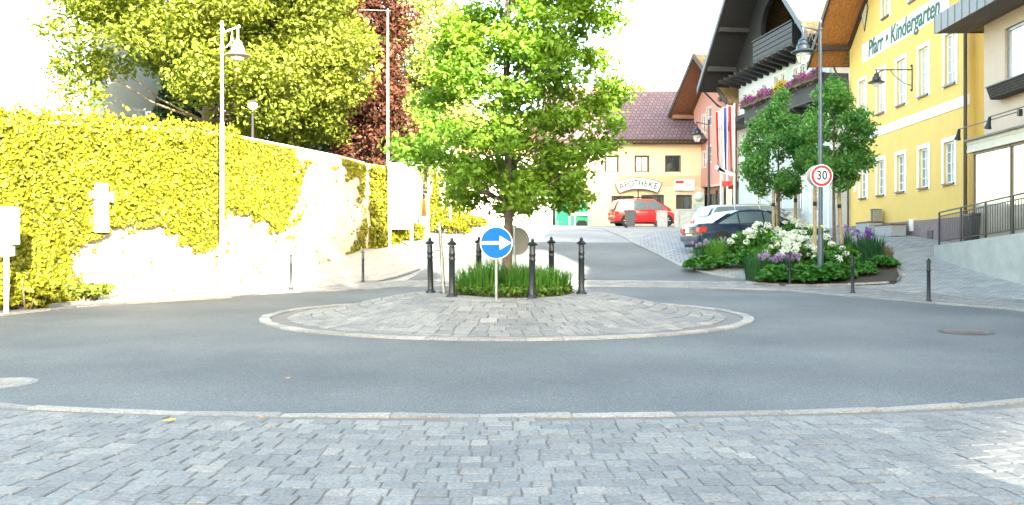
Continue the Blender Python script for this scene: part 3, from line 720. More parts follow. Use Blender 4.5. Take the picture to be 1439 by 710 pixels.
# roof, dark metal fascia
M_DMETAL = mat('dark_metal_fascia', (.085, .075, .085), .45, .3, var=.15, scale=6)
RID = PZ(1384, 33, 13.1)+5.9
b = MB(); b.prism([(0.9, .95, eaveP-.02), (0.9, .95, eaveP+.35), (0.9, -5.2, RID), (0.9, -11.8, eaveP+.2), (0.9, -11.8, eaveP-.02)], (PE-1.2, 0, 0)); rf = b.build('roof', M_TILE, pr)
b = MB(); b.box(PE-.6, 1.0, .96, 1.02, eaveP-.05, eaveP+.5); b.box(.91, .97, -.6, .955, eaveP-.05, eaveP+.5); b.build('fascia', M_DMETAL, rf)
M_SOF2 = wood_mat('grey_soffit_boards', (.12, .09, .08), 0, .14)
b = MB(); b.box(PE-.3, .9, .0, .95, eaveP-.05, eaveP-.022); b.build('soffit', M_SOF2, rf)
b = MB()
for k in range(24): b.box(1.021-k*.45, 1.001-k*.45, 1.021, 1.03, eaveP-.04, eaveP+.49)
b.build('standing_seams', M_DMETAL, rf)
# woven flower box below the window
M_RATT = brick_mat('woven_rattan', (.045, .03, .025), (.09, .065, .05), (.015, .01, .01), .10, .07, space='XZ', msize=.02)
fb0 = PU(1389, 12.75); z1 = PZ(1392, 124, 12.7)
b = MB(); b.prism([(fb0, .01, z1-.30), (fb0, .30, z1-.30), (fb0, .42, z1+.04), (fb0, .01, z1+.04)], (-4.6, 0, 0)); fbx = b.build('flower_box', M_RATT, pr, bevel=.02)
b = MB(); b.box(fb0-4.62, fb0+.02, .0, .44, z1+.042, z1+.08); b.build('rim', M_IRON, fbx)
# shop: glazed bay projecting 0.4 with fascia of cream boards
SF = .42; z_fb, z_ft = PZ(1365, 215.5, 12.68), PZ(1365, 199, 12.68)
b = MB()
for k in range(3): b.box(PE, -.02, .0, SF+.10-(k % 2)*.012, z_fb+k*(z_ft-z_fb)/3+.006, z_fb+(k+1)*(z_ft-z_fb)/3)
b.build('shop_fascia', M_CREAM, pr)
b = MB(); b.box(PE, .02, .0, SF+.18, z_ft, z_ft+.05); b.build('fascia_flashing', M_DMETAL, pr)
m = MB(); zs0 = .75
xs = [-.25-k*2.1 for k in range(5)]
for x in xs: m.box(x-.035, x+.035, SF-.06, SF+.02, zs0, z_fb)
m.box(xs[-1], xs[0], SF-.06, SF+.02, zs0, zs0+.08); m.box(xs[-1], xs[0], SF-.06, SF+.02, z_fb-.07, z_fb-.004)
sw = m.build('shop_window', mat('bronze_frame', (.16, .11, .07), .5, .3), pr)
b = MB(); b.box(xs[-1], xs[0], SF-.03, SF-.02, zs0+.08, z_fb-.07)
b.build('pane', glass_mat('shop_glass', (.36, .31, .24), .03), sw)
b = MB(); b.box(PE, -.2, .01, SF-.05, zs0-1.2, zs0+.0); b.box(PE, -.2, .01, SF+.04, zs0-1.2, zs0-.02); b.build('shop_base', M_PEACH, pr)
# the added sun blockers further down leave a gap that lets the sun on to the cobbles
def spot(label, px, py, P, L):
    Y = P*1250/(px-765); x = P*1.0+.0364*Y
    t = thing('spotlight', label, 'spotlight', (x, Y, CAMZ+(CY-py)/F*Y), PF.rz)
    b = MB(); b.tube([(-L, 0, .05), (0, 0, .05)], .017, 6); b.box(-L-.05, -L+.05, -.05, .05, -.08, .10); b.build('arm', M_IRON, t)
    b = MB(); b.tube([(0, 0, .06), (.03, 0, -.02), (.07, 0, -.13), (.12, 0, -.25)], [.035, .05, .06, .10], 10); b.build('lamp_head', M_IRON, t, smooth=True)
spot('black spotlight on a long thin arm reaching past the brown downpipe', 1348, 184, 12.45, 3.4)
spot('black spotlight on a long thin arm just over the cream shop fascia', 1391, 167, 12.2, 3.2)

# concrete ramp wall with steel railing
RW = [Vector((12.9, 27.2)), Vector((12.7, 22.07)), Vector((12.4, 14.0)), Vector((12.2, 6.0))]
def rtop(y): return 1.85 - .18*0 + (np.interp(y, [6, 14, 22.07, 27.4], [2.55, 2.45, 2.20, 1.90])-1.85)
t = thing('ramp_wall', 'pale concrete retaining wall of the shop ramp with a steel handrail on top', 'wall', (12.9, 27.2, 1.0))
def to_local(t, v): return Vector((v[0]-t.location.x, v[1]-t.location.y, v[2]-t.location.z))
b = MB()
for a, c in zip(RW[:-1], RW[1:]):
    za, zc = float(rtop(a.y)), float(rtop(c.y))
    poly = [(a.x, a.y, .0), (c.x, c.y, .0), (c.x, c.y, zc), (a.x, a.y, za)]
    b.prism([to_local(t, p) for p in poly], (1.15 if False else .25, 0, 0))
    # ramp deck
    b.prism([to_local(t, p) for p in [(a.x+.25, a.y, 0), (c.x+.25, c.y, 0), (c.x+.25, c.y, zc-.12), (a.x+.25, a.y, za-.12)]], (1.6, 0, 0))
b.build('wall', mat('pale_concrete3', (.36, .37, .36), .88, var=.13, scale=2.5, bumpd=.004), t)
rl = MB(); bal = MB(); post = MB()
ys = np.arange(27.1, 6.2, -.13); H = 1.02
def rx(y): return float(np.interp(y, [6, 14, 22.07, 27.2], [12.2, 12.4, 12.7, 12.9]))+.12
rp = [to_local(t, (rx(y), y, float(rtop(y)))) for y in ys]
for dz, r in ((1.0, .024), (.88, .017), (.12, .017)): rl.tube([p+Vector((0, 0, dz)) for p in rp[::6]]+[rp[-1]+Vector((0, 0, dz))], r, 6)
for p in rp: bal.box(p.x-.008, p.x+.008, p.y-.008, p.y+.008, p.z+.12, p.z+.88)
M_RAIL = mat('grey_steel_rail', (.055, .06, .065), .4, .5, var=.1)
rl_o = rl.build('handrail', M_RAIL, t, smooth=True); tag(bal.build('balusters', M_RAIL, t), kind='stuff')
for p in rp[::11]:
    q = MB(); q.box(p.x-.022, p.x+.022, p.y-.022, p.y+.022, p.z, p.z+.99); q.build('rail_post', M_RAIL, t)
# dark wheelie bins on the ramp
def wheelie(label, x, y, z, rz, m, s=1, group=None, name='wheelie_bin'):
    t = thing(name, label, 'bin', (x, y, z), rz, group); t.scale = (s, s, s)
    b = MB(); b.add([(-.23, -.27, .08), (.23, -.27, .08), (.23, .27, .08), (-.23, .27, .08), (-.29, -.34, .95), (.29, -.34, .95), (.29, .34, .95), (-.29, .34, .95)], [(3, 2, 1, 0), (4, 5, 6, 7), (0, 1, 5, 4), (1, 2, 6, 5), (2, 3, 7, 6), (3, 0, 4, 7)])
    b.build('body', m, t, bevel=.025)
    b = MB(); b.prism([(-.31, -.37, .955), (-.31, .39, .955), (-.31, .33, 1.05), (-.31, -.2, 1.08)], (.62, 0, 0)); b.build('lid', m, t, bevel=.02)
    for sx in (-.3, .3):
        b = MB(); b.disc((sx-.03 if sx < 0 else sx-.03, .27, .10), (1, 0, 0), .10, .06, 14); b.build('wheel', M_BLACK, t)
    return t
wheelie('large black wheelie bin behind the handrail of the concrete ramp', 13.75, 26.2, 1.80, 1.5, mat('black_plastic', (.02, .021, .024), .5), 1.0)
# ================================================================== UNSEEN SHADE CASTERS (right, behind the camera): houses added to block and shape the sun
nh = thing('unseen_shade_house', 'unseen tall house added next to the shop, right of the viewpoint, to shade the street', 'house', (12.3, 16.2, .0), 0)
b = MB(); b.box(.0, 12, -10.4, 0, -.6, 10.9); b.box(.0, 12, -21.6, -10.4, -.6, 9.0); b.build('wall', M_PEACH, nh)  # added blocker, stepped so a wedge of sun reaches the street
b = MB(); b.prism([(-.5, -10.8, 10.9), (6, -10.8, 14.2), (12.5, -10.8, 10.9)], (0, 11.1, 0)); b.build('roof', M_TILE, nh)
for k in range(4):
    for z0 in (1.2, 4.4): b = MB(); b.box(-.04, .06, -4.6-k*5, -3.2-k*5, z0, z0+1.7); b.build('window', GL, nh)
bh = thing('unseen_sun_blocker', 'unseen long house with a gateway, added behind the viewpoint to shade the square', 'house', (13, -6.4, 0), math.atan2(-.78, -.62))
b = MB(); b.box(14, 48, .0, 10, -.6, 12.1); b.box(5.51, 13.99, .0, .5, -.6, 12.1); b.prism([(1.0, 0, 5.72), (5.5, 0, 5.72), (5.5, 0, 12.1), (4.3, 0, 12.1), (4.2, 0, 14.0), (3.4, 0, 15.3), (2.5, 0, 14.0), (2.4, 0, 12.1), (1.0, 0, 12.1)], (0, .5, 0)); b.box(-.6, 1.0, .0, .5, -.6, 12.1); b.build('wall', M_PEACH, bh)  # unseen blocker: eave shades the square, turret the linden, opening lets sun in
b = MB()
for k in range(28): b.box(1.02+k*.16, 1.11+k*.16, .2, .21, -.3, 5.71)
b.build('sun_dimming_slats', M_BROWN, bh)  # added slats thin the sunlight that falls through the opening
b = MB(); b.prism([(14, .0, 12.1), (14, 5, 13.3), (14, 10, 12.1)], (34, 0, 0)); b.build('roof', M_TILE, bh)
for k in range(7):
    for z0 in (1.2, 4.6, 8.2): b = MB(); b.box(8+k*5.5, 9.3+k*5.5, -.05, .03, z0, z0+1.8); b.build('window', GL, bh)

# ================================================================== CHALET
M_DWOOD = wood_mat('black_brown_boards', (.016, .015, .018), 2, .18)
M_DWOODH = wood_mat('black_brown_rails', (.028, .028, .034), 0, .16)
M_BLUEW = mat('pale_blue_render', (.52, .56, .55), .9, var=.05, scale=2, bumpd=.004)
CF = Facade(15.95, 44.3, -8.6)
cr = CF.root('chalet_house', 'large chalet with dark timber gable, pale blue walls and flower balcony', 'house')
cL = 11.6; OV = 2.1
ez = CF.z(1007, 116, OV); rid_u = cL/2; ce = 1.5; csl = 1.02
apex = ez+(rid_u+ce)*csl; wz = ez+ce*csl
def crect(a, b_, y0, y1):
    u0, u1 = sorted((CF.u(a), CF.u(b_))); m_ = (a+b_)/2; return (u0, u1, CF.z(m_, y1), CF.z(m_, y0))
cb = CF.z(1100, 112, 0)
rects = [crect(1071, 1079, 138, 118), crect(1088, 1095, 136, 107), crect(1097, 1104, 134, 103), crect(1115, 1122.5, 130, 96), crect(1125, 1133, 127, 91), crect(1146, 1152, 120, 82), crect(1056, 1062, 145, 126)]
for a, b_ in ((1062, 1070), (1090, 1099), (1118, 1128), (1140, 1150)): 
    r = crect(a, b_, 236, 206); rects.append((r[0], r[1], 4.2, 5.8)); rects.append((r[0], r[1], .9, 2.9))
rects = [(r[0], r[1], min(r[2], r[3]), max(r[2], r[3])) for r in rects]
jet = 8.6                                         # height where the timber storey starts
jet = max(r[3] for r in rects)+.75
w = MB(); wall_open(w, 0, cL, -1.2, jet, rects); w.box(0, cL, -13, -.2, -1.2, jet); w.build('wall', M_BLUEW, cr)
for r in rects: window(cr, r, M_WHITE, GL, .10, .02, 2, 2 if r[3]-r[2] > 1 else 1, fw=.06, sill=False)
gw = MB()
def cg(u): return wz+min(u, cL-u)*csl
ru0, ru1 = rid_u-2.3, rid_u+2.3; rz0 = jet+.2; rz1 = rz0+2.5
gw.prism([(0, .12, jet), (ru0, .12, jet), (ru0, .12, cg(ru0)), (0, .12, wz)], (0, -.3, 0)); gw.prism([(ru1, .12, jet), (cL, .12, jet), (cL, .12, wz), (ru1, .12, cg(ru1))], (0, -.3, 0))
arc = [(rid_u+2.3*math.cos(t), .12, rz1-.4+1.7*math.sin(t)) for t in np.linspace(math.pi, 0, 13)]
gw.prism([(ru0, .12, cg(ru0))]+[(ru0, .12, rz1-.4)]+arc[1:-1]+[(ru1, .12, rz1-.4), (ru1, .12, cg(ru1)), (rid_u, .12, apex)], (0, -.3, 0))
gw.box(0, cL, -12.8, -2.2, jet, wz); gw.prism([(0, -2.2, wz), (cL, -2.2, wz), (rid_u, -2.2, apex-.1)], (0, -10.6, 0)); gw.box(ru0, ru1, -2.2, .12, jet, jet+.1)
gw.build('gable_cladding', M_DWOOD, cr)
b = MB(); b.box(rid_u-1.6, rid_u-.7, -2.19, -2.12, jet+.1, jet+2.2); b.box(rid_u+.6, rid_u+1.5, -2.19, -2.12, jet+.1, jet+2.2); b.build('balcony_door', GLD, cr)
bal = MB(); b0, b1 = -.3, cL+.1; u0, u1 = CF.u(1113, 1.2), CF.u(1058, 1.2)
bal.box(u0, u1, .13, 1.20, jet-.02, jet+.12); 
for k in range(4): bal.box(u0, u1, 1.14, 1.20, jet+.14+k*.27, jet+.37+k*.27)
bal.box(u0, u0+.06, .13, 1.14, jet+.14, jet+1.2); bal.box(u1-.06, u1, .13, 1.14, jet+.14, jet+1.2); bal.box(u0-.04, u1+.04, 1.10, 1.26, jet+1.22, jet+1.29)
up = bal.build('upper_balcony', M_DWOODH, cr)
for k in range(15):
    u = -.2+k*.82
    b = MB(); b.prism([(u, .0, jet-.04), (u, 1.4, jet-.04), (u, 1.3, jet-.2), (u, .0, jet-.52)], (.26, 0, 0)); b.build('bracket', M_DWOOD, cr)
# flower balcony
fb = MB(); fz = CF.z(1100, 126, 1.35); f0, f1 = CF.u(1156, 1.35), CF.u(1045, 1.35); fzb = fz-1.0
fb.box(f0, f1, .03, 1.30, fzb-.12, fzb); fb.box(f0-.05, f1+.05, 1.25, 1.36, fz-.0, fz+.07)
k = f0
while k < f1-.12: fb.box(k, k+.13, 1.27, 1.31, fzb, fz-.02); k += .155
fb.box(f0-.02, f0+.05, .03, 1.27, fzb, fz+.05); fb.box(f1-.05, f1+.02, .03, 1.27, fzb, fz+.05)
fbo = fb.build('flower_balcony', M_DWOODH, cr)
b = MB(); b.box(f0+.1, f1-.1, 1.37, 1.60, fz-.22, fz+.02); b.build('flower_trough', wood_mat('brown_trough', (.10, .06, .05), 0, .1), fbo)
n = 5200; uu = rng.uniform(f0+.05, f1-.05, n); C = np.stack([uu, rng.normal(1.5, .10, n), fz+.08+.16*np.abs(rng.normal(size=n))*(.7+.5*np.sin(uu*3))-np.maximum(0, rng.normal(.05, .15, n))], 1)
M_MAG = foliage('magenta_petals', (.30, .03, .16), (.50, .12, .38), .3); M_YPET = foliage('yellow_petals', (.6, .35, .02), (.8, .6, .06), .3)
yel = (np.abs(uu-CF.u(1102, 1.35)) < .7) | (rng.uniform(size=n) < .03); gr = rng.uniform(size=n) < .35
leaf_mesh('magenta_flowers', C[~yel & ~gr], .11, M_MAG, parent=fbo); leaf_mesh('yellow_flowers', C[yel & ~gr], .11, M_YPET, parent=fbo); leaf_mesh('flower_leaves', C[gr]-np.array([0, 0, .08]), .12, M_SHRUB, parent=fbo)
for k in range(7):
    u = f0+.3+k*(f1-f0-.6)/6
    b = MB(); b.prism([(u, .0, fzb-.13), (u, 1.3, fzb-.13), (u, 1.2, fzb-.28), (u, .0, fzb-.75)], (.16, 0, 0)); b.build('bracket', M_DWOOD, cr)
for s_ in (0, 1):
    U = (lambda u: u) if s_ == 0 else (lambda u: cL-u)
    b = MB(); b.prism([(U(-ce), OV, ez), (U(rid_u), OV, apex), (U(rid_u), OV, apex+.2), (U(-ce), OV, ez+.2)], (0, -15.5, 0)); rr = b.build('roof', M_TILE, cr)
    b = MB(); b.prism([(U(-ce+.04), OV-.03, ez-.035), (U(rid_u), OV-.03, apex-.035), (U(rid_u), OV-.03, apex-.005), (U(-ce+.04), OV-.03, ez-.005)], (0, -OV+.18, 0)); b.build('soffit', M_DWOOD, rr)
    b = MB(); b.prism([(U(-ce-.06), OV+.004, ez-.16), (U(rid_u), OV+.004, apex-.16), (U(rid_u), OV+.004, apex+.24), (U(-ce-.06), OV+.004, ez+.24)], (0, .07, 0)); b.build('barge_board', mat('slate_blue_board', (.07, .085, .11), .6, var=.2), rr)
    for v in (0, .45, .9):
        b = MB(); q0 = ez+v*(rid_u+ce)*csl; u = -ce+v*(rid_u+ce); b.box(U(u)-.12, U(u)+.12, .1, OV-.1, q0-.32 if v else ez+.9-.5, q0-.05 if v else ez+.62) if v else b.box(U(-.1)-.12, U(-.1)+.12, .1, OV-.1, wz-.5, wz-.2); b.build('purlin', M_DWOODH, rr)
    b = MB(); b.tube([(U(-ce-.1), OV-.1, ez+.08), (U(-ce-.1), -13, ez+.08)], .09, 8); b.build('gutter', M_IRON, rr)
downpipe(cr, [(cL+ce, OV-.4, ez), (cL+ce-.1, .8, ez-.9), (cL+.1, .14, ez-1.5), (cL+.1, .12, 0)], .06, M_IRON)
downpipe(cr, [(.1, .15, jet-.6), (.1, .15, 0)], .05, M_WHITE)
b = MB(); c0 = CF.u(1062); c1 = cL+.4; cz = CF.z(1045, 176); b.prism([(c0, .01, cz+.7), (c0, 1.3, cz-.1), (c0, 1.3, cz-.22), (c0, .01, cz-.22)], (c1-c0, 0, 0)); b.build('canopy_roof', mat('dark_canopy', (.035, .03, .035), .5, var=.2), cr)

# ================================================================== PINK HOUSE
M_PINK = mat('pink_render', (.58, .27, .22), .9, var=.05, scale=2, bumpd=.004)
KF = Facade(14.65, 57.2, -12.2); kr = KF.root('pink_house', 'pink rendered house with brown timber eaves and a rounded bay', 'house'); kL = 7.2
kz = KF.z(985, 155, .5)
def kre(a, b_, y0, y1):
    u0, u1 = sorted((KF.u(a), KF.u(b_))); m_ = (a+b_)/2; return (u0, u1, KF.z(m_, y1), KF.z(m_, y0))
rects = [kre(994, 1000, 151, 177), kre(994, 1000, 205, 228), kre(987, 991.5, 162, 188), kre(987, 991.5, 213, 236)]
kb = KF.z(1000, 261)
w = MB(); wall_open(w, 0, kL, kb, kz+.3, rects); w.box(0, kL, -10, -.2, kb, kz+.3); gs = .80; ka = kz+.3+kL/2*gs
w.prism([(0, 0, kz+.3), (kL, 0, kz+.3), (kL/2, 0, ka)], (0, -10, 0)); w.box(.2, kL-.2, -10, -.6, -1, kb); w.build('wall', M_PINK, kr)
for r in rects: window(kr, r, M_WHITE, GL, .06, .02, 1, 2, fw=.07, sill=False)
b = MB(); n_ = 12; uc = KF.u(1022); b.add([], [])
pts = [(uc+1.35*math.cos(t), .95*math.sin(t)) for t in np.linspace(math.pi, 0, n_)]
b.prism([(x, y+.01, kb-.1) for x, y in pts], (0, 0, kz+.1-kb)); b.build('rounded_bay', M_PINK, kr, smooth=True)
b = MB(); b.prism([(uc+(x-uc)*1.04, y*1.06+.01, kb-.25) for x, y in pts], (0, 0, .14)); b.build('bay_ledge', mat('cream_ledge', (.55, .42, .3), .8), kr)
for k in range(5):
    u = .5+k*1.35; b = MB(); b.box(u, u+1.15, -.56, -.50, .1, kb-.5); b.build('shop_window', GLD, kr)
    b = MB(); b.box(u-.1, u-.02, -.56, -.44, 0, kb-.3); b.build('shop_pillar', mat('green_frame', (.06, .10, .09), .6), kr)
for s_ in (0, 1):
    U = (lambda u: u) if s_ == 0 else (lambda u: kL-u); e_ = 1.4; ezk = kz+.3-e_*gs+.25; az = ka+.25
    b = MB(); b.prism([(U(-e_), 1.6, ezk), (U(kL/2), 1.6, az), (U(kL/2), 1.6, az+.18), (U(-e_), 1.6, ezk+.18)], (0, -12, 0)); rr = b.build('roof', M_TILE, kr)
    b = MB(); b.prism([(U(-e_+.03), 1.57, ezk-.03), (U(kL/2), 1.57, az-.03), (U(kL/2), 1.57, az-.004), (U(-e_+.03), 1.57, ezk-.004)], (0, -1.5, 0)); b.build('soffit', wood_mat('brown_soffit', (.20, .085, .05), 0, .16), rr)
    b = MB(); b.prism([(U(-e_-.05), 1.604, ezk-.14), (U(kL/2), 1.604, az-.14), (U(kL/2), 1.604, az+.22), (U(-e_-.05), 1.604, ezk+.22)], (0, .06, 0)); b.build('barge_board', M_BROWN, rr)
    b = MB(); b.box(U(-.1)-.12, U(-.1)+.12, .02, 1.55, kz-.25, kz+.02); b.build('purlin', mat('purlin_wood', (.22, .11, .07), .7), rr)
downpipe(kr, [(kL+.9, 1.0, ezk), (kL+.05, .1, ezk-1.3), (kL+.05, .1, 0)], .05, M_PIPE)

# ================================================================== PHARMACY HOUSE
M_BEIGE = mat('beige_render', (.68, .55, .38), .9, var=.05, scale=2, bumpd=.004)
M_PTILE = brick_mat('plum_roof_tiles', (.125, .075, .085), (.165, .105, .115), (.05, .03, .035), .30, .36, space='XY', msize=.035, bd=.05)
AF = Facade(wpt(990, 0, 63).x, 63, -90, zb=3.5)
ar = AF.root('pharmacy_house', 'beige house with plum tiled roof and an arched sign reading APOTHEKE', 'house'); aL = AF.u(786)
def are(a, b_, y0, y1): return (AF.u(b_), AF.u(a), AF.z(a, y1), AF.z(a, y0))
rects = [are(893, 911, 220, 241.5), are(936, 955, 220, 241.5), are(851, 868, 220, 241.5), are(812, 829, 220, 241.5), are(902, 932, 275, 293), are(951, 971, 275, 308), are(860, 890, 276, 293)]
ae = AF.z(900, 199)
w = MB(); wall_open(w, 0, aL, -.6, ae, rects); w.box(0, aL, -11, -.2, -.6, ae); w.build('wall', M_BEIGE, ar)
for i, r in enumerate(rects):
    window(ar, r, M_BROWN if i < 4 else M_IRON, (GLW, GLD, GLW, GLW, GLD, GLD, GLD)[i], .07 if i < 4 else .05, .03, 2, 1 if i < 4 else 1, fw=.06, sill=False, msur=M_BROWN if i < 4 else None, name='window' if i != 5 else 'door')
b = MB(); b.box(rects[1][0]+.15, rects[1][0]+.32, -.16, -.13, rects[1][2]+.1, rects[1][2]+.7); b.box(rects[1][0]+.45, rects[1][0]+.6, -.16, -.13, rects[1][2]+.1, rects[1][2]+.8); b.build('curtain', mat('tan_curtain', (.5, .3, .2), .8), ar)
# string course, corner pilaster
b = MB(); b.box(AF.u(985), AF.u(868), .0, .02, AF.z(900, 262), AF.z(900, 247)); b.build('string_course', mat('sand_band', (.62, .44, .27), .9), ar)
az0 = AF.z(900, 197); rh = 4.6
b = MB(); b.prism([(-1.2, .9, az0-.25), (-1.2, .9, az0-.02), (-1.2, -5.5, az0+rh), (-1.2, -12, az0), (-1.2, -12, az0-.25)], (aL+2.2, 0, 0))
rf = b.build('roof', M_PTILE, ar)
b = MB(); b.tube([(-1.2, .98, az0-.1), (aL+1, .98, az0-.1)], .08, 8); b.build('gutter', M_BROWN, rf)
b = MB(); b.box(-1.15, aL+.95, .0, .85, az0-.29, az0-.255); b.build('soffit', M_BROWN, rf)
b = MB(); b.tube([(-1.3, -5.5, az0+rh+.02), (aL+1.1, -5.5, az0+rh+.02)], .13, 8); b.build('ridge_tiles', mat('ridge_clay', (.30, .14, .08), .8), rf)
for tu in (3.0, 6.5):      # standing snow guard lines
    b = MB(); b.tube([(tu-1.8, -2.6-tu*.1, az0+2.55), (tu+1.2, -2.6-tu*.1, az0+2.62)], .03, 6); b.build('snow_guard', M_STEEL, rf)
# arched sign
sg = thing('shop_sign', 'arched white sign board reading APOTHEKE with dark outline above the pharmacy window', 'sign', (wpt(897, 258, 62.7).x, 62.62, wpt(897, 258, 62.7).z))
W_, H_ = 1.52, .36
def arcpt(x, r): th = x/3.6; return ((r)*math.sin(th), -.02, r*math.cos(th)-3.6)
def arcband(h0, h1, n=24, wd=W_, y0=0, y1=.05):
    m = MB(); a = [arcpt(-wd+2*wd*i/n, 3.6+h1) for i in range(n+1)]; c = [arcpt(wd-2*wd*i/n, 3.6+h0) for i in range(n+1)]
    m.prism([(p[0], y0, p[2]) for p in a+c], (0, y1-y0, 0)); return m
arcband(-H_-.05, H_+.05, wd=W_+.05, y0=.0, y1=.06).build('frame', M_IRON, sg); arcband(-H_, H_, y0=-.012, y1=.0).build('board', M_WHITE, sg)
txt = 'APOTHEKE'
for i, ch in enumerate(txt):
    me = text_mesh(ch, .62, .006, 0, 'CENTER', .85, .006); x = -1.22+2.44*i/7
    o = link_mesh('letter', me, mat('sign_ink', (.02, .025, .03), .7), sg); p = arcpt(x, 3.6); o.location = (p[0], -.022, p[2]); o.rotation_euler = (R(90), x/3.6, 0)
b = MB(); b.box(-.03, .03, .06, .1, -.1-1.2, -.2); b.build('bracket', M_IRON, sg)
pn = thing('wall_sign', 'white rectangular panel with a red block and grey lines on the beige wall', 'sign', (wpt(962, 260, 62.8).x, 62.85, wpt(962, 260, 62.8).z))
b = MB(); b.box(-.70, .70, -.05, .06, -.40, .38); b.build('board', M_WHITE, pn, bevel=.01)
b = MB(); b.box(-.64, -.06, -.058, -.051, .10, .30); b.build('red_block', mat('sign_red', (.55, .02, .03), .6), pn)
for z0, x0, x1 in ((.02, .02, .55), (-.05, .02, .42), (.12, .10, .58), (-.26, -.62, -.45)):
    b = MB(); b.box(x0, x1, -.058, -.051, z0-.018, z0+.018); b.build('text_line', mat('sign_grey', (.2, .25, .35), .7), pn)

# parapet wall in front of the pharmacy, globe lamp on pillar
def seg_wall(name, label, pts, h, th, m, cap=None, tops=None, capm=None, cat='wall'):
    a0 = pts[0]; t = thing(name, label, cat, (a0[0], a0[1], g(a0[0], a0[1])))
    b = MB(); c = MB()
    for i in range(len(pts)-1):
        a, e = Vector(pts[i]), Vector(pts[i+1]); d = (e-a).normalized(); nn = Vector((-d.y, d.x))*th/2
        za = tops[i] if tops else g(a.x, a.y)+h; ze = tops[i+1] if tops else g(e.x, e.y)+h; ba, be = g(a.x, a.y)-.3, g(e.x, e.y)-.3
        vs = [(a-nn, ba), (e-nn, be), (e+nn, be), (a+nn, ba), (a-nn, za), (e-nn, ze), (e+nn, ze), (a+nn, za)]
        b.add([to_local(t, (p.x, p.y, z)) for p, z in vs], [(0, 3, 2, 1), (4, 5, 6, 7), (0, 1, 5, 4), (1, 2, 6, 5), (2, 3, 7, 6), (3, 0, 4, 7)])
        if cap:
            n2 = nn*(1+2*cap/th); vs = [(a-n2, za+.003), (e-n2, ze+.003), (e+n2, ze+.003), (a+n2, za+.003), (a-n2, za+.08), (e-n2, ze+.08), (e+n2, ze+.08), (a+n2, za+.08)]
            c.add([to_local(t, (p.x, p.y, z)) for p, z in vs], [(0, 3, 2, 1), (4, 5, 6, 7), (0, 1, 5, 4), (1, 2, 6, 5), (2, 3, 7, 6), (3, 0, 4, 7)])
    b.build('wall', m, t)
    if cap: c.build('coping', capm or m, t)
    return t
M_GSTONE = mat('grey_stone_wall', (.36, .37, .37), .9, var=.18, scale=5, bumpd=.02)
pw = seg_wall('parapet_wall', 'low pale grey stone parapet wall behind the parked cars', [(wpt(948, 0, 50).x, 50), (wpt(1052, 0, 49).x, 49), (15.2, 47)], .95, .3, M_GSTONE, .05)
for k in range(5):
    x = 9.2+k*.95; b = MB(); b.box(x-pw.location.x-.12, x-pw.location.x+.12, -.35-.12*k*.2, -.16, -.2, .93); b.build('pier', M_GSTONE, pw)
p = wpt(982, 280, 51); t = thing('globe_lamp', 'pale green globe lamp on a square pillar beside the pink house', 'lamp', (p.x, p.y, g(p.x, p.y)))
b = MB(); b.box(-.28, .28, -.28, .28, -.1, 1.35); b.build('pillar', mat('pale_green_stone', (.30, .38, .36), .8, var=.1), t, bevel=.03); b = MB(); b.sphere((0, 0, 1.72), .27, 16, 10); b.build('globe', mat('milky_green', (.38, .5, .45), .3, var=.04), t, smooth=True)

# ================================================================== GREEN AND WHITE KIOSK at the far end of the street
M_GRN = mat('kiosk_green', (.02, .33, .20), .6, var=.08)
D = 58; p = wpt(805, 313, D); t = thing('market_kiosk', 'green and white painted kiosk at the far end of the street', 'kiosk', (p.x, D, g(p.x, D)))
k_ = D/F
b = MB(); b.prism([(-22*k_, .9, -.2), (-5*k_, 0, -.2), (22*k_, .3, -.2), (22*k_, 2.2, -.2), (-22*k_, 2.6, -.2)], (0, 0, 1.95)); b.build('body', M_GRN, t)
b = MB()
for i in range(5): x = -20*k_+i*.17; y = .9-.9*(i*.17)/(17*k_); b.box(x, x+.06, y-.03, y+.12, .75, 1.55)
b.box(-6*k_, -3.4*k_, -.04, .12, 0, 1.75)
for x0, x1, z0, z1 in ((-3*k_, 21*k_, .68, .86), (2*k_, 3.6*k_, .0, 1.75), (-3*k_, 21*k_, 1.62, 1.75)): b.box(x0, x1, -.02, .35, z0, z1)
b.build('white_trim', M_WHITE, t)
b = MB()
for i in range(4):
    x = -20*k_+i*.2; b.tube([(x, .80-i*.2, .1), (x, .78-i*.2, .35), (x+.07, .76-i*.2, .45), (x+.13, .74-i*.2, .35), (x+.13, .72-i*.2, .1)], .02, 5)
b.build('arch_pattern', M_WHITE, t)
b = MB(); b.prism([(5*k_, .0, .0), (20*k_, .0, .0), (20*k_, .0, .25), (17*k_, .0, .36), (8*k_, .0, .36), (5*k_, .0, .2)], (0, .3, 0)); b.build('dark_hatch', M_BLACK, t)
b = MB(); b.box(-24*k_, 24*k_, -.1, 2.7, 1.76, 1.84); b.build('roof', M_GRN, t)

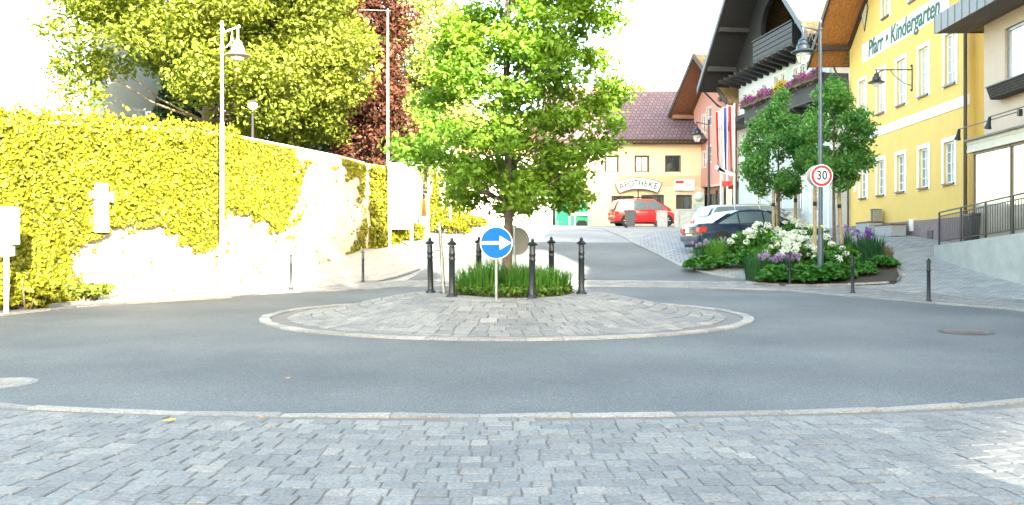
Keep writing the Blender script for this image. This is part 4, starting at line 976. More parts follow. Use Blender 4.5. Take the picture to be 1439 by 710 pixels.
# ================================================================== LEFT GARDEN WALL WITH IVY
WP = [(-14.5, 12.0), (-10.8, 18.6), (-9.75, 21.4), (-8.05, 24.8), (-6.95, 28.6), (-6.05, 31.2), (-5.55, 33.2)]
WT = [4.25, 4.42, 4.73, 4.97, 5.02, 5.02, 5.00]
gwall = seg_wall('garden_wall', 'long whitewashed garden wall curving along the left of the road', [(x-.2, y+.1) for x, y in WP], 0, .4, M_PLAST, .06, WT, mat('clay_coping', (.55, .42, .30), .8, var=.2))
WP2 = [(-5.45, 33.4), (-4.75, 35.0)]
seg_wall('wall_pier', 'taller end pier of the garden wall thickly covered by ivy', [(x-.2, y+.1) for x, y in WP2], 0, .5, M_PLAST, .05, [4.95, 4.95])
BARE = [(90, 362), (108, 345), (122, 338), (150, 322), (178, 316), (212, 314), (238, 326), (255, 340), (266, 350), (302, 351), (306, 300), (318, 294), (345, 298), (372, 312), (392, 330), (402, 322), (410, 300), (420, 272), (414, 240), (425, 217), (462, 219), (486, 236), (502, 252), (514, 262), (513, 300), (506, 352), (480, 374), (340, 420), (100, 432), (108, 405), (96, 385)]
def ivy(name, label, wp, wt, n, thick=.10, bare=True, over=.35, xcut=None, size=.125, m=None, sparse=None):
    C = []; seg = []; tot = 0
    for i in range(len(wp)-1):
        L = math.dist(wp[i], wp[i+1]); seg.append((tot, L)); tot += L
    while len(C) < n:
        s = random.uniform(0, tot)
        i = max(j for j in range(len(seg)) if seg[j][0] <= s); f = (s-seg[i][0])/seg[i][1]
        a, e = wp[i], wp[i+1]; x = a[0]+(e[0]-a[0])*f; y = a[1]+(e[1]-a[1])*f; zt = wt[i]+(wt[i+1]-wt[i])*f
        z = random.uniform(g(x, y)-.05, zt+over)
        nx, ny = (e[1]-a[1]), -(e[0]-a[0]); l = math.hypot(nx, ny); nx /= l; ny /= l
        px = CX+F*x/y; py = CY-F*(z-CAMZ)/y
        if bare:
            j1 = 7*math.sin(px*.23+py*.11)+5*math.sin(px*.61-py*.37)+random.gauss(0, 3.5)
            j2 = 6*math.sin(py*.27+px*.13)+4*math.sin(py*.71)+random.gauss(0, 3.0)
            if inside(BARE, px+j1, py+j2) and random.random() > .004: continue
            if z > zt-.02 and px > 335: continue
            if px > 411 and z > zt-.3 and px < 480: continue
        bul = .06*math.sin(x*3+z*2.1)+.05*math.sin(y*4.3-z*3.3)
        off = random.uniform(.01, thick)+max(0, bul)+(.12 if px < 300 else 0)*random.random()
        if z > zt: off = random.uniform(-.5, .15); z = zt+abs(random.gauss(0, over*.45))
        C.append((x+nx*off, y+ny*off, z))
    t = thing(name, label, 'ivy', (wp[0][0], wp[0][1], g(*wp[0])))
    C = np.array(C)-np.array(t.location[:])
    e = np.array([wp[-1][1]-wp[0][1], -(wp[-1][0]-wp[0][0]), .7]); e /= np.linalg.norm(e)
    leaf_mesh('foliage', C, size, m or M_IVY, e, .55, t, aspect=.85, droop=1.0)
    b = MB()
    for k in range(int(tot*1.2)):
        s = random.uniform(.5, tot-.3); i = max(j for j in range(len(seg)) if seg[j][0] <= s); f = (s-seg[i][0])/seg[i][1]; a, e = wp[i], wp[i+1]
        pts = []
        x = a[0]+(e[0]-a[0])*f; y = a[1]+(e[1]-a[1])*f
        px = CX+F*x/y
        if bare and 95 < px < 512: continue
        zt = wt[i]
        for q in range(7): pts.append((x+.04-t.location.x+random.uniform(-.08, .08), y-t.location.y+random.uniform(-.1, .1), g(x, y)-t.location.z+(zt-g(x, y))*q/6))
        b.tube(pts, [.035-.004*q for q in range(7)], 5)
    if b.v: b.build('stem', M_BARK, t)
    return t
ivy('ivy', 'yellow green ivy spread over the long curved garden wall', WP, WT, 70000, size=.098)
ivy('ivy', 'thick ivy hanging over the end pier of the garden wall behind the info board', WP2, [4.95, 4.95], 3600, .35, False, .1)
# self-seeded growth at the wall foot on the far left
def bush(name, label, x, y, z, r, h, n, leaf, m, group=None, cat='bush', flat=.3, lumps=9, zb=None):
    t = thing(name, label, cat, (x, y, z), 0, group); L = []
    rr = random.Random(int(abs(x*31+y*17)*10))
    for k in range(lumps):
        a = rr.uniform(0, 6.28); d = rr.random()**.5*r*.62; q = rr.uniform(.25, .72); s = r*rr.uniform(.35, .6)
        L.append(blob((math.cos(a)*d, math.sin(a)*d, h*q), s, n//lumps, min(1.6, h/(2*r)*1.1), .35))
    C = np.concatenate(L); C[:, 2] = np.maximum(C[:, 2], rng.uniform(.0, .15, len(C)))
    leaf_mesh('foliage', C, leaf, m, (0, 0, 1), flat, t, aspect=.7)
    b = MB()
    for k in range(5):
        a = k*1.257; b.tube([(0.05*math.cos(a), .05*math.sin(a), -.05), (r*.3*math.cos(a), r*.3*math.sin(a), h*.4), (r*.5*math.cos(a), r*.5*math.sin(a), h*.75)], [.025, .016, .005], 5)
    b.build('stem', M_BARK, t)
    return t
bush('roadside_bush', 'yellow green bush at the foot of the ivy wall beside the white cabinet', -10.0, 18.3, g(-10, 18.3), .75, .9, 2600, .11, M_IVY)
bush('roadside_bush', 'small dark green bush at the wall foot left of the bare plaster', -9.75, 20.3, g(-9.8, 20.3), .55, .55, 1500, .10, M_LIME)
# the cross shaped relief on the wall
def on_wall(px):
    for i in range(len(WP)-1):
        a, e = WP[i], WP[i+1]; k = (px-CX)/F
        dx, dy = e[0]-a[0], e[1]-a[1]; t_ = (k*a[1]-a[0])/(dx-k*dy)
        if 0 <= t_ <= 1: return a[0]+dx*t_, a[1]+dy*t_, math.atan2(dy, dx)
x, y, an = on_wall(131); ps = y/F; Z = lambda py: CAMZ+(CY-py)*ps
t = thing('wall_cross', 'white plaster cross standing out of the ivy on the garden wall', 'cross', (x, y, Z(327)), an)
b = MB(); s = ps*1.18
b.prism([(-.17, -.04, 0), (.17, -.04, 0), (.14, -.04, .62), (.16, -.04, .74), (.30, -.04, .70), (.31, -.04, .98), (.12, -.04, .94), (.16, -.04, 1.16), (-.16, -.04, 1.16), (-.12, -.04, .95), (-.33, -.04, .96), (-.33, -.04, .80), (-.15, -.04, .74), (-.14, -.04, .62)], (0, -.30, 0))
b.build('relief', M_PLAST, t, bevel=.02)
# raised garden behind the wall
GP = [Vector((x-.35, y+.2)) for x, y in WP]+[Vector((-5.7, 35.2)), Vector((-5.5, 60)), Vector((-60, 60)), Vector((-60, 12))]
me_o = sheet('garden_ground', GP, 0, mat('lawn', (.06, .10, .02), .95, var=.4, scale=1.0), 3.0, zf=lambda x, y: 4.15 if y > 16 else 4.0, skirt=2.0)
# further garden walls, gate and hedges along the street (sunlit)
seg_wall('street_wall', 'white rendered wall continuing up the street past the info board', [(-4.75, 36.2), (-4.35, 40.2)], 0, .35, M_PLAST, .05, [4.6, 4.4])
seg_wall('street_wall', 'lower white wall behind the gate near the narrow conifers', [(-4.1, 43.2), (-3.1, 52)], 0, .35, M_PLAST, .05, [3.9, 3.9])
t = thing('garden_gate', 'brown timber gate between white wall pieces on the left of the street', 'gate', (-4.3, 40.6, g(-4.3, 40.6)), R(83))
b = MB()
for k in range(9): b.box(.0+k*.27, .24+k*.27, -.03, .03, .05, 1.55)
b.build('leaf_boards', wood_mat('ochre_boards', (.36, .20, .07), 2, .25), t)
for x in (-.12, 2.45):
    b = MB(); b.box(x-.09, x+.09, -.1, .1, -.1, 1.85); b.build('gate_post', M_BROWN, t)
for i, (px, D, h, r, lab) in enumerate([(612, 40, 2.6, .36, 'narrow yellow green conifer nearest the brown gate'), (632, 43, 2.9, .42, 'second narrow conifer from the brown gate'), (652, 46.5, 3.1, .48, 'third narrow conifer from the brown gate, standing farthest right')]):
    p = wpt(px, 0, D); z = g(p.x, D)
    t = thing('conifer', lab, 'conifer', (p.x, D, z), 0, 'narrow conifers along the left street wall')
    zz = rng.uniform(0, 1, 2600)**1.2; a = rng.uniform(0, 6.28, 2600); rad = r*(1-zz**1.6)*rng.uniform(.6, 1.05, 2600)
    leaf_mesh('crown', np.stack([np.cos(a)*rad, np.sin(a)*rad, .1+zz*h], 1), .12, M_IVY, (0, 0, 1), .2, t)
    b = MB(); b.tube([(0, 0, -.1), (0, 0, h*.8)], [.06, .02], 6); b.build('trunk', M_BARK, t)
for px, D, r, h, lab in [(575, 36.2, .7, .9, 'low sunlit shrub at the foot of the wall behind the info board'), (640, 39, .8, .7, 'low sunlit shrub in front of the narrow conifers'), (668, 45, .9, .8, 'low sunlit shrub right of the narrow conifers'), (556, 34.9, .45, 1.0, 'small shrub growing between the posts of the info board')]:
    p = wpt(px, 0, D); bush('street_shrub', lab, p.x, D, g(p.x, D), r, h, 1500, .12, M_IVY)
# white houses at the end of the left side
def simple_house(label, x0, x1, y0, y1, zt, rid, m, mr, wins, name='house'):
    t = thing(name, label, 'house', (x0, y0, g(x0, y0)-.2)); Wd = x1-x0; Hh = zt-t.location.z
    b = MB(); w_ = [(a, c, d-t.location.z, e-t.location.z) for a, c, d, e in wins]
    wm = MB(); wall_open(wm, 0, Wd, -.5, Hh, w_); 
    wm.v = [(v[0], -v[1], v[2]) for v in wm.v]; wm.box(0, Wd, .2, y1-y0, -.5, Hh); wm.prism([(0, .0, Hh), (0, y1-y0, Hh), (0, (y1-y0)/2, Hh+rid-.15)], (Wd, 0, 0)); wm.build('wall', m, t)
    for a, c, d, e in w_:
        q = MB(); q.box(a, c, .10, .14, d, e); o = q.build('window', GL, t); q = MB(); q.box((a+c)/2-.03, (a+c)/2+.03, .06, .098, d, e); q.box(a, a+.06, .06, .098, d, e); q.box(c-.06, c, .06, .098, d, e); q.build('frame', M_WHITE, o)
    for s_ in (0, 1):
        q = MB(); ym = (y1-y0)/2; q.prism([(-.5, -.7 if not s_ else y1-y0+.7, Hh-.25), (-.5, ym, Hh+rid), (-.5, ym, Hh+rid+.18), (-.5, -.7 if not s_ else y1-y0+.7, Hh-.07)], (Wd+1, 0, 0)); q.build('roof', mr, t)
    return t
simple_house('white sunlit house behind the centre tree at the end of the street', -3.6, 2.6, 66, 75, 9.3, 3.2, M_WHITE, M_TILE, [(1, 2, 6.2, 7.6), (4, 5, 6.2, 7.6), (1, 2, 3.9, 5.0)])
simple_house('white garden house behind the left street wall', -13.0, -6.2, 50, 57, 8.0, 2.2, M_WHITE, M_TILE, [(4.5, 5.6, 5.6, 6.8)])
# church tower behind the lime tree
p = wpt(178, 0, 39.5); t = thing('church_tower', 'pale blue grey rendered tower partly hidden behind the large lime tree', 'tower', (p.x, 39.5, 4.0), R(38))
b = MB(); b.box(-1.25, 1.25, -1.25, 1.25, -.5, 9.5); b.build('wall', mat('blue_grey_render', (.20, .22, .25), .9, var=.08, scale=2, bumpd=.01), t)
b = MB(); b.prism([(-1.4, -1.4, 9.5), (1.4, -1.4, 9.5), (1.4, 1.4, 9.5), (-1.4, 1.4, 9.5)], (0, 0, .2)); b.add([(-1.4, -1.4, 9.71), (1.4, -1.4, 9.71), (1.4, 1.4, 9.71), (-1.4, 1.4, 9.71), (0, 0, 13)], [(3, 2, 1, 0), (0, 1, 4), (1, 2, 4), (2, 3, 4), (3, 0, 4)]); b.build('roof', M_PTILE, t)
# ================================================================== BOLLARDS
def slim_bollard(h=1.0):
    t = thing('bollard', 'dark slim iron bollard', 'bollard', (0, 0, 0), 0, 'slim iron bollards round the edge of the roundabout')
    b = MB(); b.lathe([(.075, -.02), (.075, .03), (.05, .06), (.042, .10), (.040, .68*h), (.050, .70*h), (.050, .73*h), (.040, .74*h), (.040, .90*h)], seg=14); b.build('post', M_IRON, t, smooth=True)
    b = MB(); b.lathe([(.044, .902*h), (.060, .915*h), (.060, .93*h), (.035, .955*h), (.022, .965*h), (.028, .98*h), (.004, 1.0*h)], seg=14); b.build('cap', M_IRON, t, smooth=True)
    return t
base = slim_bollard()
spots = [(1305, 426, 'slim dark bollard farthest right, standing alone near the corner of the shop ramp'), (1198, 414, 'slim dark bollard at the right front corner of the large flower bed'), (1110, 403, 'slim dark bollard in front of the white hydrangeas, almost hidden against the leaves'), (409, 409, 'slim sunlit bollard at the kerb before the bare white garden wall'), (510, 399, 'slim bollard on the footway corner before the ivy covered pier')]
for i, (px, py, lab) in enumerate(spots):
    o = base if i == 0 else copy_tree(base); p = gpt(px, py); o.location = (p.x, p.y, p.z+.02); o['label'] = lab
def big_bollard():
    t = thing('bollard', 'x', 'bollard', (0, 0, 0), 0, 'ornate iron bollards on the island')
    H = 1.07
    b = MB(); b.lathe([(.10, -.03), (.105, .0), (.10, .035), (.07, .06), (.058, .10), (.055, .66), (.062, .67), (.062, .69), (.055, .70), (.055, .76), (.062, .77), (.062, .785), (.054, .80), (.052, .93)], seg=18); b.build('post', M_IRON, t, smooth=True)
    b = MB(); b.lathe([(.054, .932), (.085, .945), (.092, .965), (.070, .985), (.045, 1.005), (.028, 1.015), (.034, 1.035), (.028, 1.055), (.004, 1.075)], seg=18); b.build('cap', M_IRON, t, smooth=True)
    b = MB(); b.tube([(0, -.05, .28), (0, -.085, .28)], .018, 8); b.tube([(0, -.05, .36), (0, -.075, .36)], .01, 6); b.build('chain_eye', M_IRON, t)
    return t
base = big_bollard()
for i, (px, D, lab) in enumerate([(605, 17.1, 'ornate dark bollard at the left end of the ring, left of the leaning grey pole'), (635, 16.1, 'ornate dark bollard just right of the leaning grey pole'), (672.5, 18.2, 'ornate dark bollard behind the grasses just left of the blue arrow sign'), (747, 15.8, 'ornate dark bollard in front of the grasses right of the blue arrow sign'), (775, 18.2, 'ornate dark bollard rising behind the grasses on the right'), (817, 16.7, 'ornate dark bollard at the right end of the ring')]):
    o = base if i == 0 else copy_tree(base); x = (px-CX)/F*D; o.location = (x, D, mound(x, D)+.03); o['label'] = lab; o.rotation_euler = (0, R(random.uniform(-1, 1)), R((0, 95, 0, 0, 180, 80)[i]))

# ================================================================== SIGNS
M_SBLUE = mat('sign_blue', (.0005, .095, .48), .6, var=.03, spec=.15); M_SRED = mat('sign_red_paint', (.60, .012, .02), .45, var=.03); M_SWH = mat('sign_white', (.75, .75, .75), .45, var=.02)
M_SBACK = mat('sign_back_grey', (.34, .34, .32), .5, .3, var=.08); M_BLK = mat('sign_black', (.012, .012, .013), .5)
D = 15.65; x = (697.5-CX)/F*D; z0 = mound(x, D)
t = thing('arrow_sign', 'round blue sign with a white arrow pointing right on a grey post', 'road sign', (x, D, z0)); zc = CAMZ+(CY-341.5)/F*D - z0
b = MB(); b.tube([(0, 0, -.05), (0, 0, zc+.32)], .028, 12); b.build('post', M_STEEL, t, smooth=True)
b = MB(); b.disc((0, -.035, zc), (0, -1, 0), .287, .010, 48); dsc = b.build('disc', M_SWH, t)
b = MB(); b.disc((0, -.046, zc), (0, -1, 0), .270, .003, 48); b.build('blue_face', M_SBLUE, dsc)
b = MB(); b.prism([(-.255, -.0495, zc-.028), (.06, -.0495, zc-.028), (.06, -.0495, zc-.125), (.262, -.0495, zc), (.06, -.0495, zc+.125), (.06, -.0495, zc+.028), (-.255, -.0495, zc+.028)], (0, -.003, 0)); b.build('arrow', M_SWH, dsc)
b = MB(); b.box(-.05, .05, -.036, .035, zc+.10, zc+.14); b.box(-.05, .05, -.036, .035, zc-.14, zc-.10); b.build('clamp', M_STEEL, t)
D = 18.3; x = (723-CX)/F*D; z0 = mound(x, D); zc = CAMZ+(CY-339)/F*D-z0
t = thing('traffic_sign', 'round sign seen from its grey back on a post behind the tree trunk', 'road sign', (x, D, z0), R(28))
b = MB(); b.tube([(0, 0, -.05), (0, 0, zc+.33)], .030, 12); b.build('post', M_STEEL, t, smooth=True)
b = MB(); b.disc((.09, .04, zc), (0, 1, 0), .285, .02, 40); b.build('disc', M_SBACK, t); b = MB(); b.box(-.06, .30, .03, .04, zc+.09, zc+.12); b.box(-.06, .30, .03, .04, zc-.12, zc-.09); b.build('clamp', M_STEEL, t)
D = 16.9; x = (624-CX)/F*D; z0 = mound(x, D)
t = thing('traffic_sign', 'leaning grey pole carrying a round sign seen exactly edge on', 'road sign', (x, D, z0)); 
hh = (420-317)/F*D; b = MB(); b.tube([(0, 0, -.05), (-.085, 0, hh)], .034, 12); b.build('post', M_STEEL, t, smooth=True)
b = MB(); b.disc((-.17, -.0, hh-.44), (1, .08, 0), .27, .014, 40); b.build('disc', M_SBACK, t); b = MB(); b.box(-.16, -.03, -.03, .03, hh-.36, hh-.33); b.box(-.16, -.03, -.03, .03, hh-.56, hh-.53); b.build('clamp', M_STEEL, t)
b = MB(); b.tube([(-.087, 0, hh-.10), (-.083, 0, hh-.16)], .042, 12); b.build('collar', M_STEEL, t)

# ================================================================== STREET LAMPS
M_LPOLE = mat('blue_grey_lamp_paint', (.055, .075, .10), .4, .3, var=.12); M_LW = mat('pale_lamp_paint', (.55, .54, .50), .45, .1, var=.04)
M_LGL = mat('lamp_glass', (.6, .6, .57), .15, var=.05)
def street_lamp(label, x, y, z, H, side, m, arm=.55, rz=0, s=1.0, r=.062, group=None, gl=1.0, mh=None):
    t = thing('street_lamp', label, 'street lamp', (x, y, z), rz, group)
    b = MB(); b.lathe([(r*1.45, -.1), (r*1.45, H*.16), (r*1.25, H*.165), (r, H*.18), (r, H*.62), (r*.8, H*.625), (r*.72, H*.96), (r*1.1, H*.962), (r*1.1, H*.97), (r*.6, H*.972), (r*.95, H*.985), (r*.7, H*.997), (.01, H)], seg=16); b.build('pole', m, t, smooth=True)
    a = side; zt = H-.33
    b = MB(); b.tube([(0, 0, zt), (a*arm, 0, zt+.16)], .026, 8); b.sphere((a*(arm+.03), 0, zt+.17), .045, 8, 6); b.tube([(0, 0, zt-.40), (a*.12, 0, zt-.38), (a*.24, 0, zt-.22), (a*.27, 0, zt+.05)], .014, 6); b.tube([(a*.27, 0, zt-.1), (a*.33, 0, zt-.3), (a*.2, 0, zt-.34)], .012, 6); b.build('arm', m, t, smooth=True)
    c = (a*arm, 0, zt-.62)
    b = MB(); b.lathe([(.27*s, -.02), (.33*s, .01), (.335*s, .03), (.26*s, .07), (.19*s, .10), (.18*s, .20), (.20*s, .22), (.15*s, .25), (.12*s, .34), (.14*s, .36), (.09*s, .40), (.04*s, .44), (.03*s, .76)], c, 24); hd = b.build('lamp_head', mh or m, t, smooth=True)
    b = MB(); b.lathe([(.005, -.34*s*gl), (.07*s, -.325*s*gl), (.13*s, -.27*s*gl), (.17*s, -.18*s*gl), (.185*s, -.08*s*gl), (.185*s, -.022)], c, 20); b.build('glass', M_LGL if m is M_LW else lampglass, hd, smooth=True)
    return t
def clear_glass():
    m, nt, b = nodes('clear_lamp_glass'); b.inputs['Base Color'].default_value = (.9, .92, .92, 1); b.inputs['Roughness'].default_value = .08; b.inputs['Transmission Weight'].default_value = .75; b.inputs['IOR'].default_value = 1.2; return m
lampglass = clear_glass()
D = 25.6; x = (1153-CX)/F*D; z = g(x, D)+.05; H = CAMZ+(355-28)/F*D-z
t = street_lamp('blue grey street lamp with a glass bell head rising from the large flower bed', x, D, z, H, -1, M_LPOLE, .50)
zc = CAMZ+(CY-247.5)/F*D
s = thing('speed_sign', 'round red rimmed 30 speed limit sign clamped to the lamp pole', 'road sign', (x, D, zc)); 
b = MB(); b.disc((0, -.085, 0), (0, -1, 0), .325, .010, 48); ds = b.build('disc', M_SWH, s); b = MB(); b.disc((0, -.096, 0), (0, -1, 0), .297, .003, 48); b.build('red_rim', M_SRED, ds); b = MB(); b.disc((0, -.100, 0), (0, -1, 0), .225, .003, 48); b.build('white_face', M_SWH, ds)
for ch, dx in (('3', -.075), ('0', .085)):
    me = text_mesh(ch, .36, .002, 0, 'CENTER', .82, .008); o = link_mesh('digit', me, M_BLK, ds); o.location = (dx, -.106, .0); o.rotation_euler = (R(90), 0, 0)
b = MB(); b.disc((-.075, .075, .01), (0, 1, 0), .305, .014, 40); b.build('rear_disc', M_SBACK, s); b = MB(); b.box(-.09, .09, -.084, .074, .12, .15); b.box(-.09, .09, -.084, .074, -.15, -.12); b.build('clamp', M_STEEL, s)
b = MB(); b.disc((-.0, -.094, -.0), (0, -1, 0), .012, .005, 10)
yb = thing('pole_sticker', 'small round yellow sticker on the lamp pole above the hydrangeas', 'sticker', (x, D, CAMZ+(CY-318)/F*D)); b = MB(); b.disc((0, -.094, 0), (0, -1, 0), .03, .004, 14); b.build('disc', mat('sticker_yellow', (.8, .55, .02), .5), yb)
D = 23.6; x = (312-CX)/F*D; z = g(x, D); H = CAMZ+(355-30)/F*D-z
street_lamp('pale sunlit street lamp standing before the left garden wall', x, D, z+.02, H, 1, M_LW, .42, r=.055, s=1.0, gl=.35, mh=mat('tan_lamp_paint', (.20, .17, .13), .5, .1))
b = wpt(981, 0, 54); x = (996-CX)/F*54; z = g(x, 54); H = CAMZ+(355-168)/F*54-z
street_lamp('distant dark street lamp in front of the pink house', x, 54, z, H, -1, M_IRON, .72, s=1.25, r=.07)
D = 35.2; x = (545-CX)/F*D; z = g(x, D); H = CAMZ+(355-13)/F*D-z
t = thing('lamp_mast', 'tall thin pale mast beside the info board with a thin arm near its top', 'mast', (x, D, z))
b = MB(); b.tube([(0, 0, -.1), (0, 0, H)], [.06, .035], 12); b.build('pole', M_LW, t, smooth=True); b = MB(); b.tube([(.1, 0, H-.06), (-1.15, 0, H-.02)], .006, 6); b.build('arm', M_LW, t); b = MB(); b.lathe([(.11, -.1), (.11, .12), (.08, .2)], seg=12); b.build('base_collar', M_IRON, t)
p = wpt(602, 250, 37); t = thing('thin_pole', 'thin pale pole before the brown garden gate', 'pole', (p.x, 37, g(p.x, 37))); b = MB(); b.tube([(0, 0, -.1), (0, 0, p.z-g(p.x, 37))], .03, 8); b.build('shaft', M_LW, t, smooth=True); b = MB(); b.lathe([(.05, -.1), (.05, .25), (.035, .28)], seg=10); b.build('base_sleeve', M_LW, t)
p = wpt(634, 285, 41); t = thing('thin_pole', 'thin pale post beside the second narrow conifer', 'pole', (p.x, 41-.6, g(p.x, 41))); b = MB(); b.tube([(0, 0, -.1), (0, 0, 2.2)], .04, 8); b.build('shaft', M_LW, t, smooth=True); b = MB(); b.sphere((0, 0, 2.22), .06, 8, 6); b.build('knob', M_LW, t)
# park lamp behind the wall
p = wpt(355, 148, 29.5); t = thing('park_lamp', 'globe park lamp on a black post behind the garden wall', 'lamp', (p.x, 29.5, 4.15)); h = p.z-4.15
b = MB(); b.tube([(0, 0, -.1), (0, 0, h-.18)], [.06, .04], 10); b.build('pole', M_BLACK, t); b = MB(); b.sphere((0, 0, h), .17, 14, 10); b.build('globe', M_LGL, t, smooth=True); b = MB(); b.lathe([(.17, h+.06), (.15, h+.14), (.02, h+.2)], seg=14); b.build('cap', M_BLACK, t)
# info board
D = 34; x0, x1 = (546-CX)/F*D, (581-CX)/F*D; zb_ = g((x0+x1)/2, D); zt = CAMZ+(CY-228)/F*D-zb_; Wd = x1-x0
t = thing('info_board', 'tall pale notice board on two posts with faint yellow panels left of the street', 'notice board', (x0, D, zb_))
for xx in (.04, Wd-.06): b = MB(); b.box(xx-.05, xx+.05, -.05, .05, -.1, zt); b.build('post', M_LW, t)
b = MB(); b.box(.092, Wd-.112, -.02, .02, .75, zt-.02); b.build('board', M_WHITE, t)
for z0, z1 in ((.80, 1.05), (1.45, 1.72), (1.9, 2.45), (2.62, zt-.12)): b = MB(); b.box(.13, Wd-.15, -.028, -.021, z0, z1); b.build('yellow_panel', mat('pale_yellow_panel', (.62, .60, .32), .7, var=.05), t)
# white cabinet on a post at the far left, brown box near gate
D = 17.4; x = (10-CX)/F*D; zc = CAMZ+(CY-317)/F*D; z0 = g(x, D)
t = thing('cabinet', 'white box cabinet with a smaller box under it on a post at the left edge', 'cabinet', (x, D, z0)); q = D/F
b = MB(); b.box(-.3, 12*q, -.02, .16, CAMZ+(355-344)*q-z0, CAMZ+(355-291)*q-z0); b.build('box', M_WHITE, t, bevel=.015)
b = MB(); b.box(-.16, 6*q, -.0, .13, CAMZ+(355-360)*q-z0, CAMZ+(355-346)*q-z0); b.build('small_box', M_WHITE, t, bevel=.01)
b = MB(); b.box(-.28, 11*q, -.026, -.021, CAMZ+(355-342.5)*q-z0, CAMZ+(355-292.5)*q-z0); b.build('door', M_LW, t)
b = MB(); b.box(8*q, 9.3*q, -.045, -.027, CAMZ+(355-320)*q-z0, CAMZ+(355-315)*q-z0); b.build('lock', M_STEEL, t)
b = MB(); b.box(-6*q, -1*q, .03, .09, -.1, CAMZ+(355-345)*q-z0); b.build('post', M_WHITE, t)
p = wpt(597, 317, 39.6); t = thing('utility_box', 'small white utility box beside the brown gate', 'utility box', (p.x, 39.6, g(p.x, 39.6))); b = MB(); b.box(-.2, .2, -.15, .15, -.05, .72); b.build('body', M_WHITE, t, bevel=.01); b = MB(); b.prism([(-.23, -.2, .722), (-.23, .2, .722), (-.23, .2, .80), (-.23, -.2, .76)], (.46, 0, 0)); b.build('lid', M_LW, t)

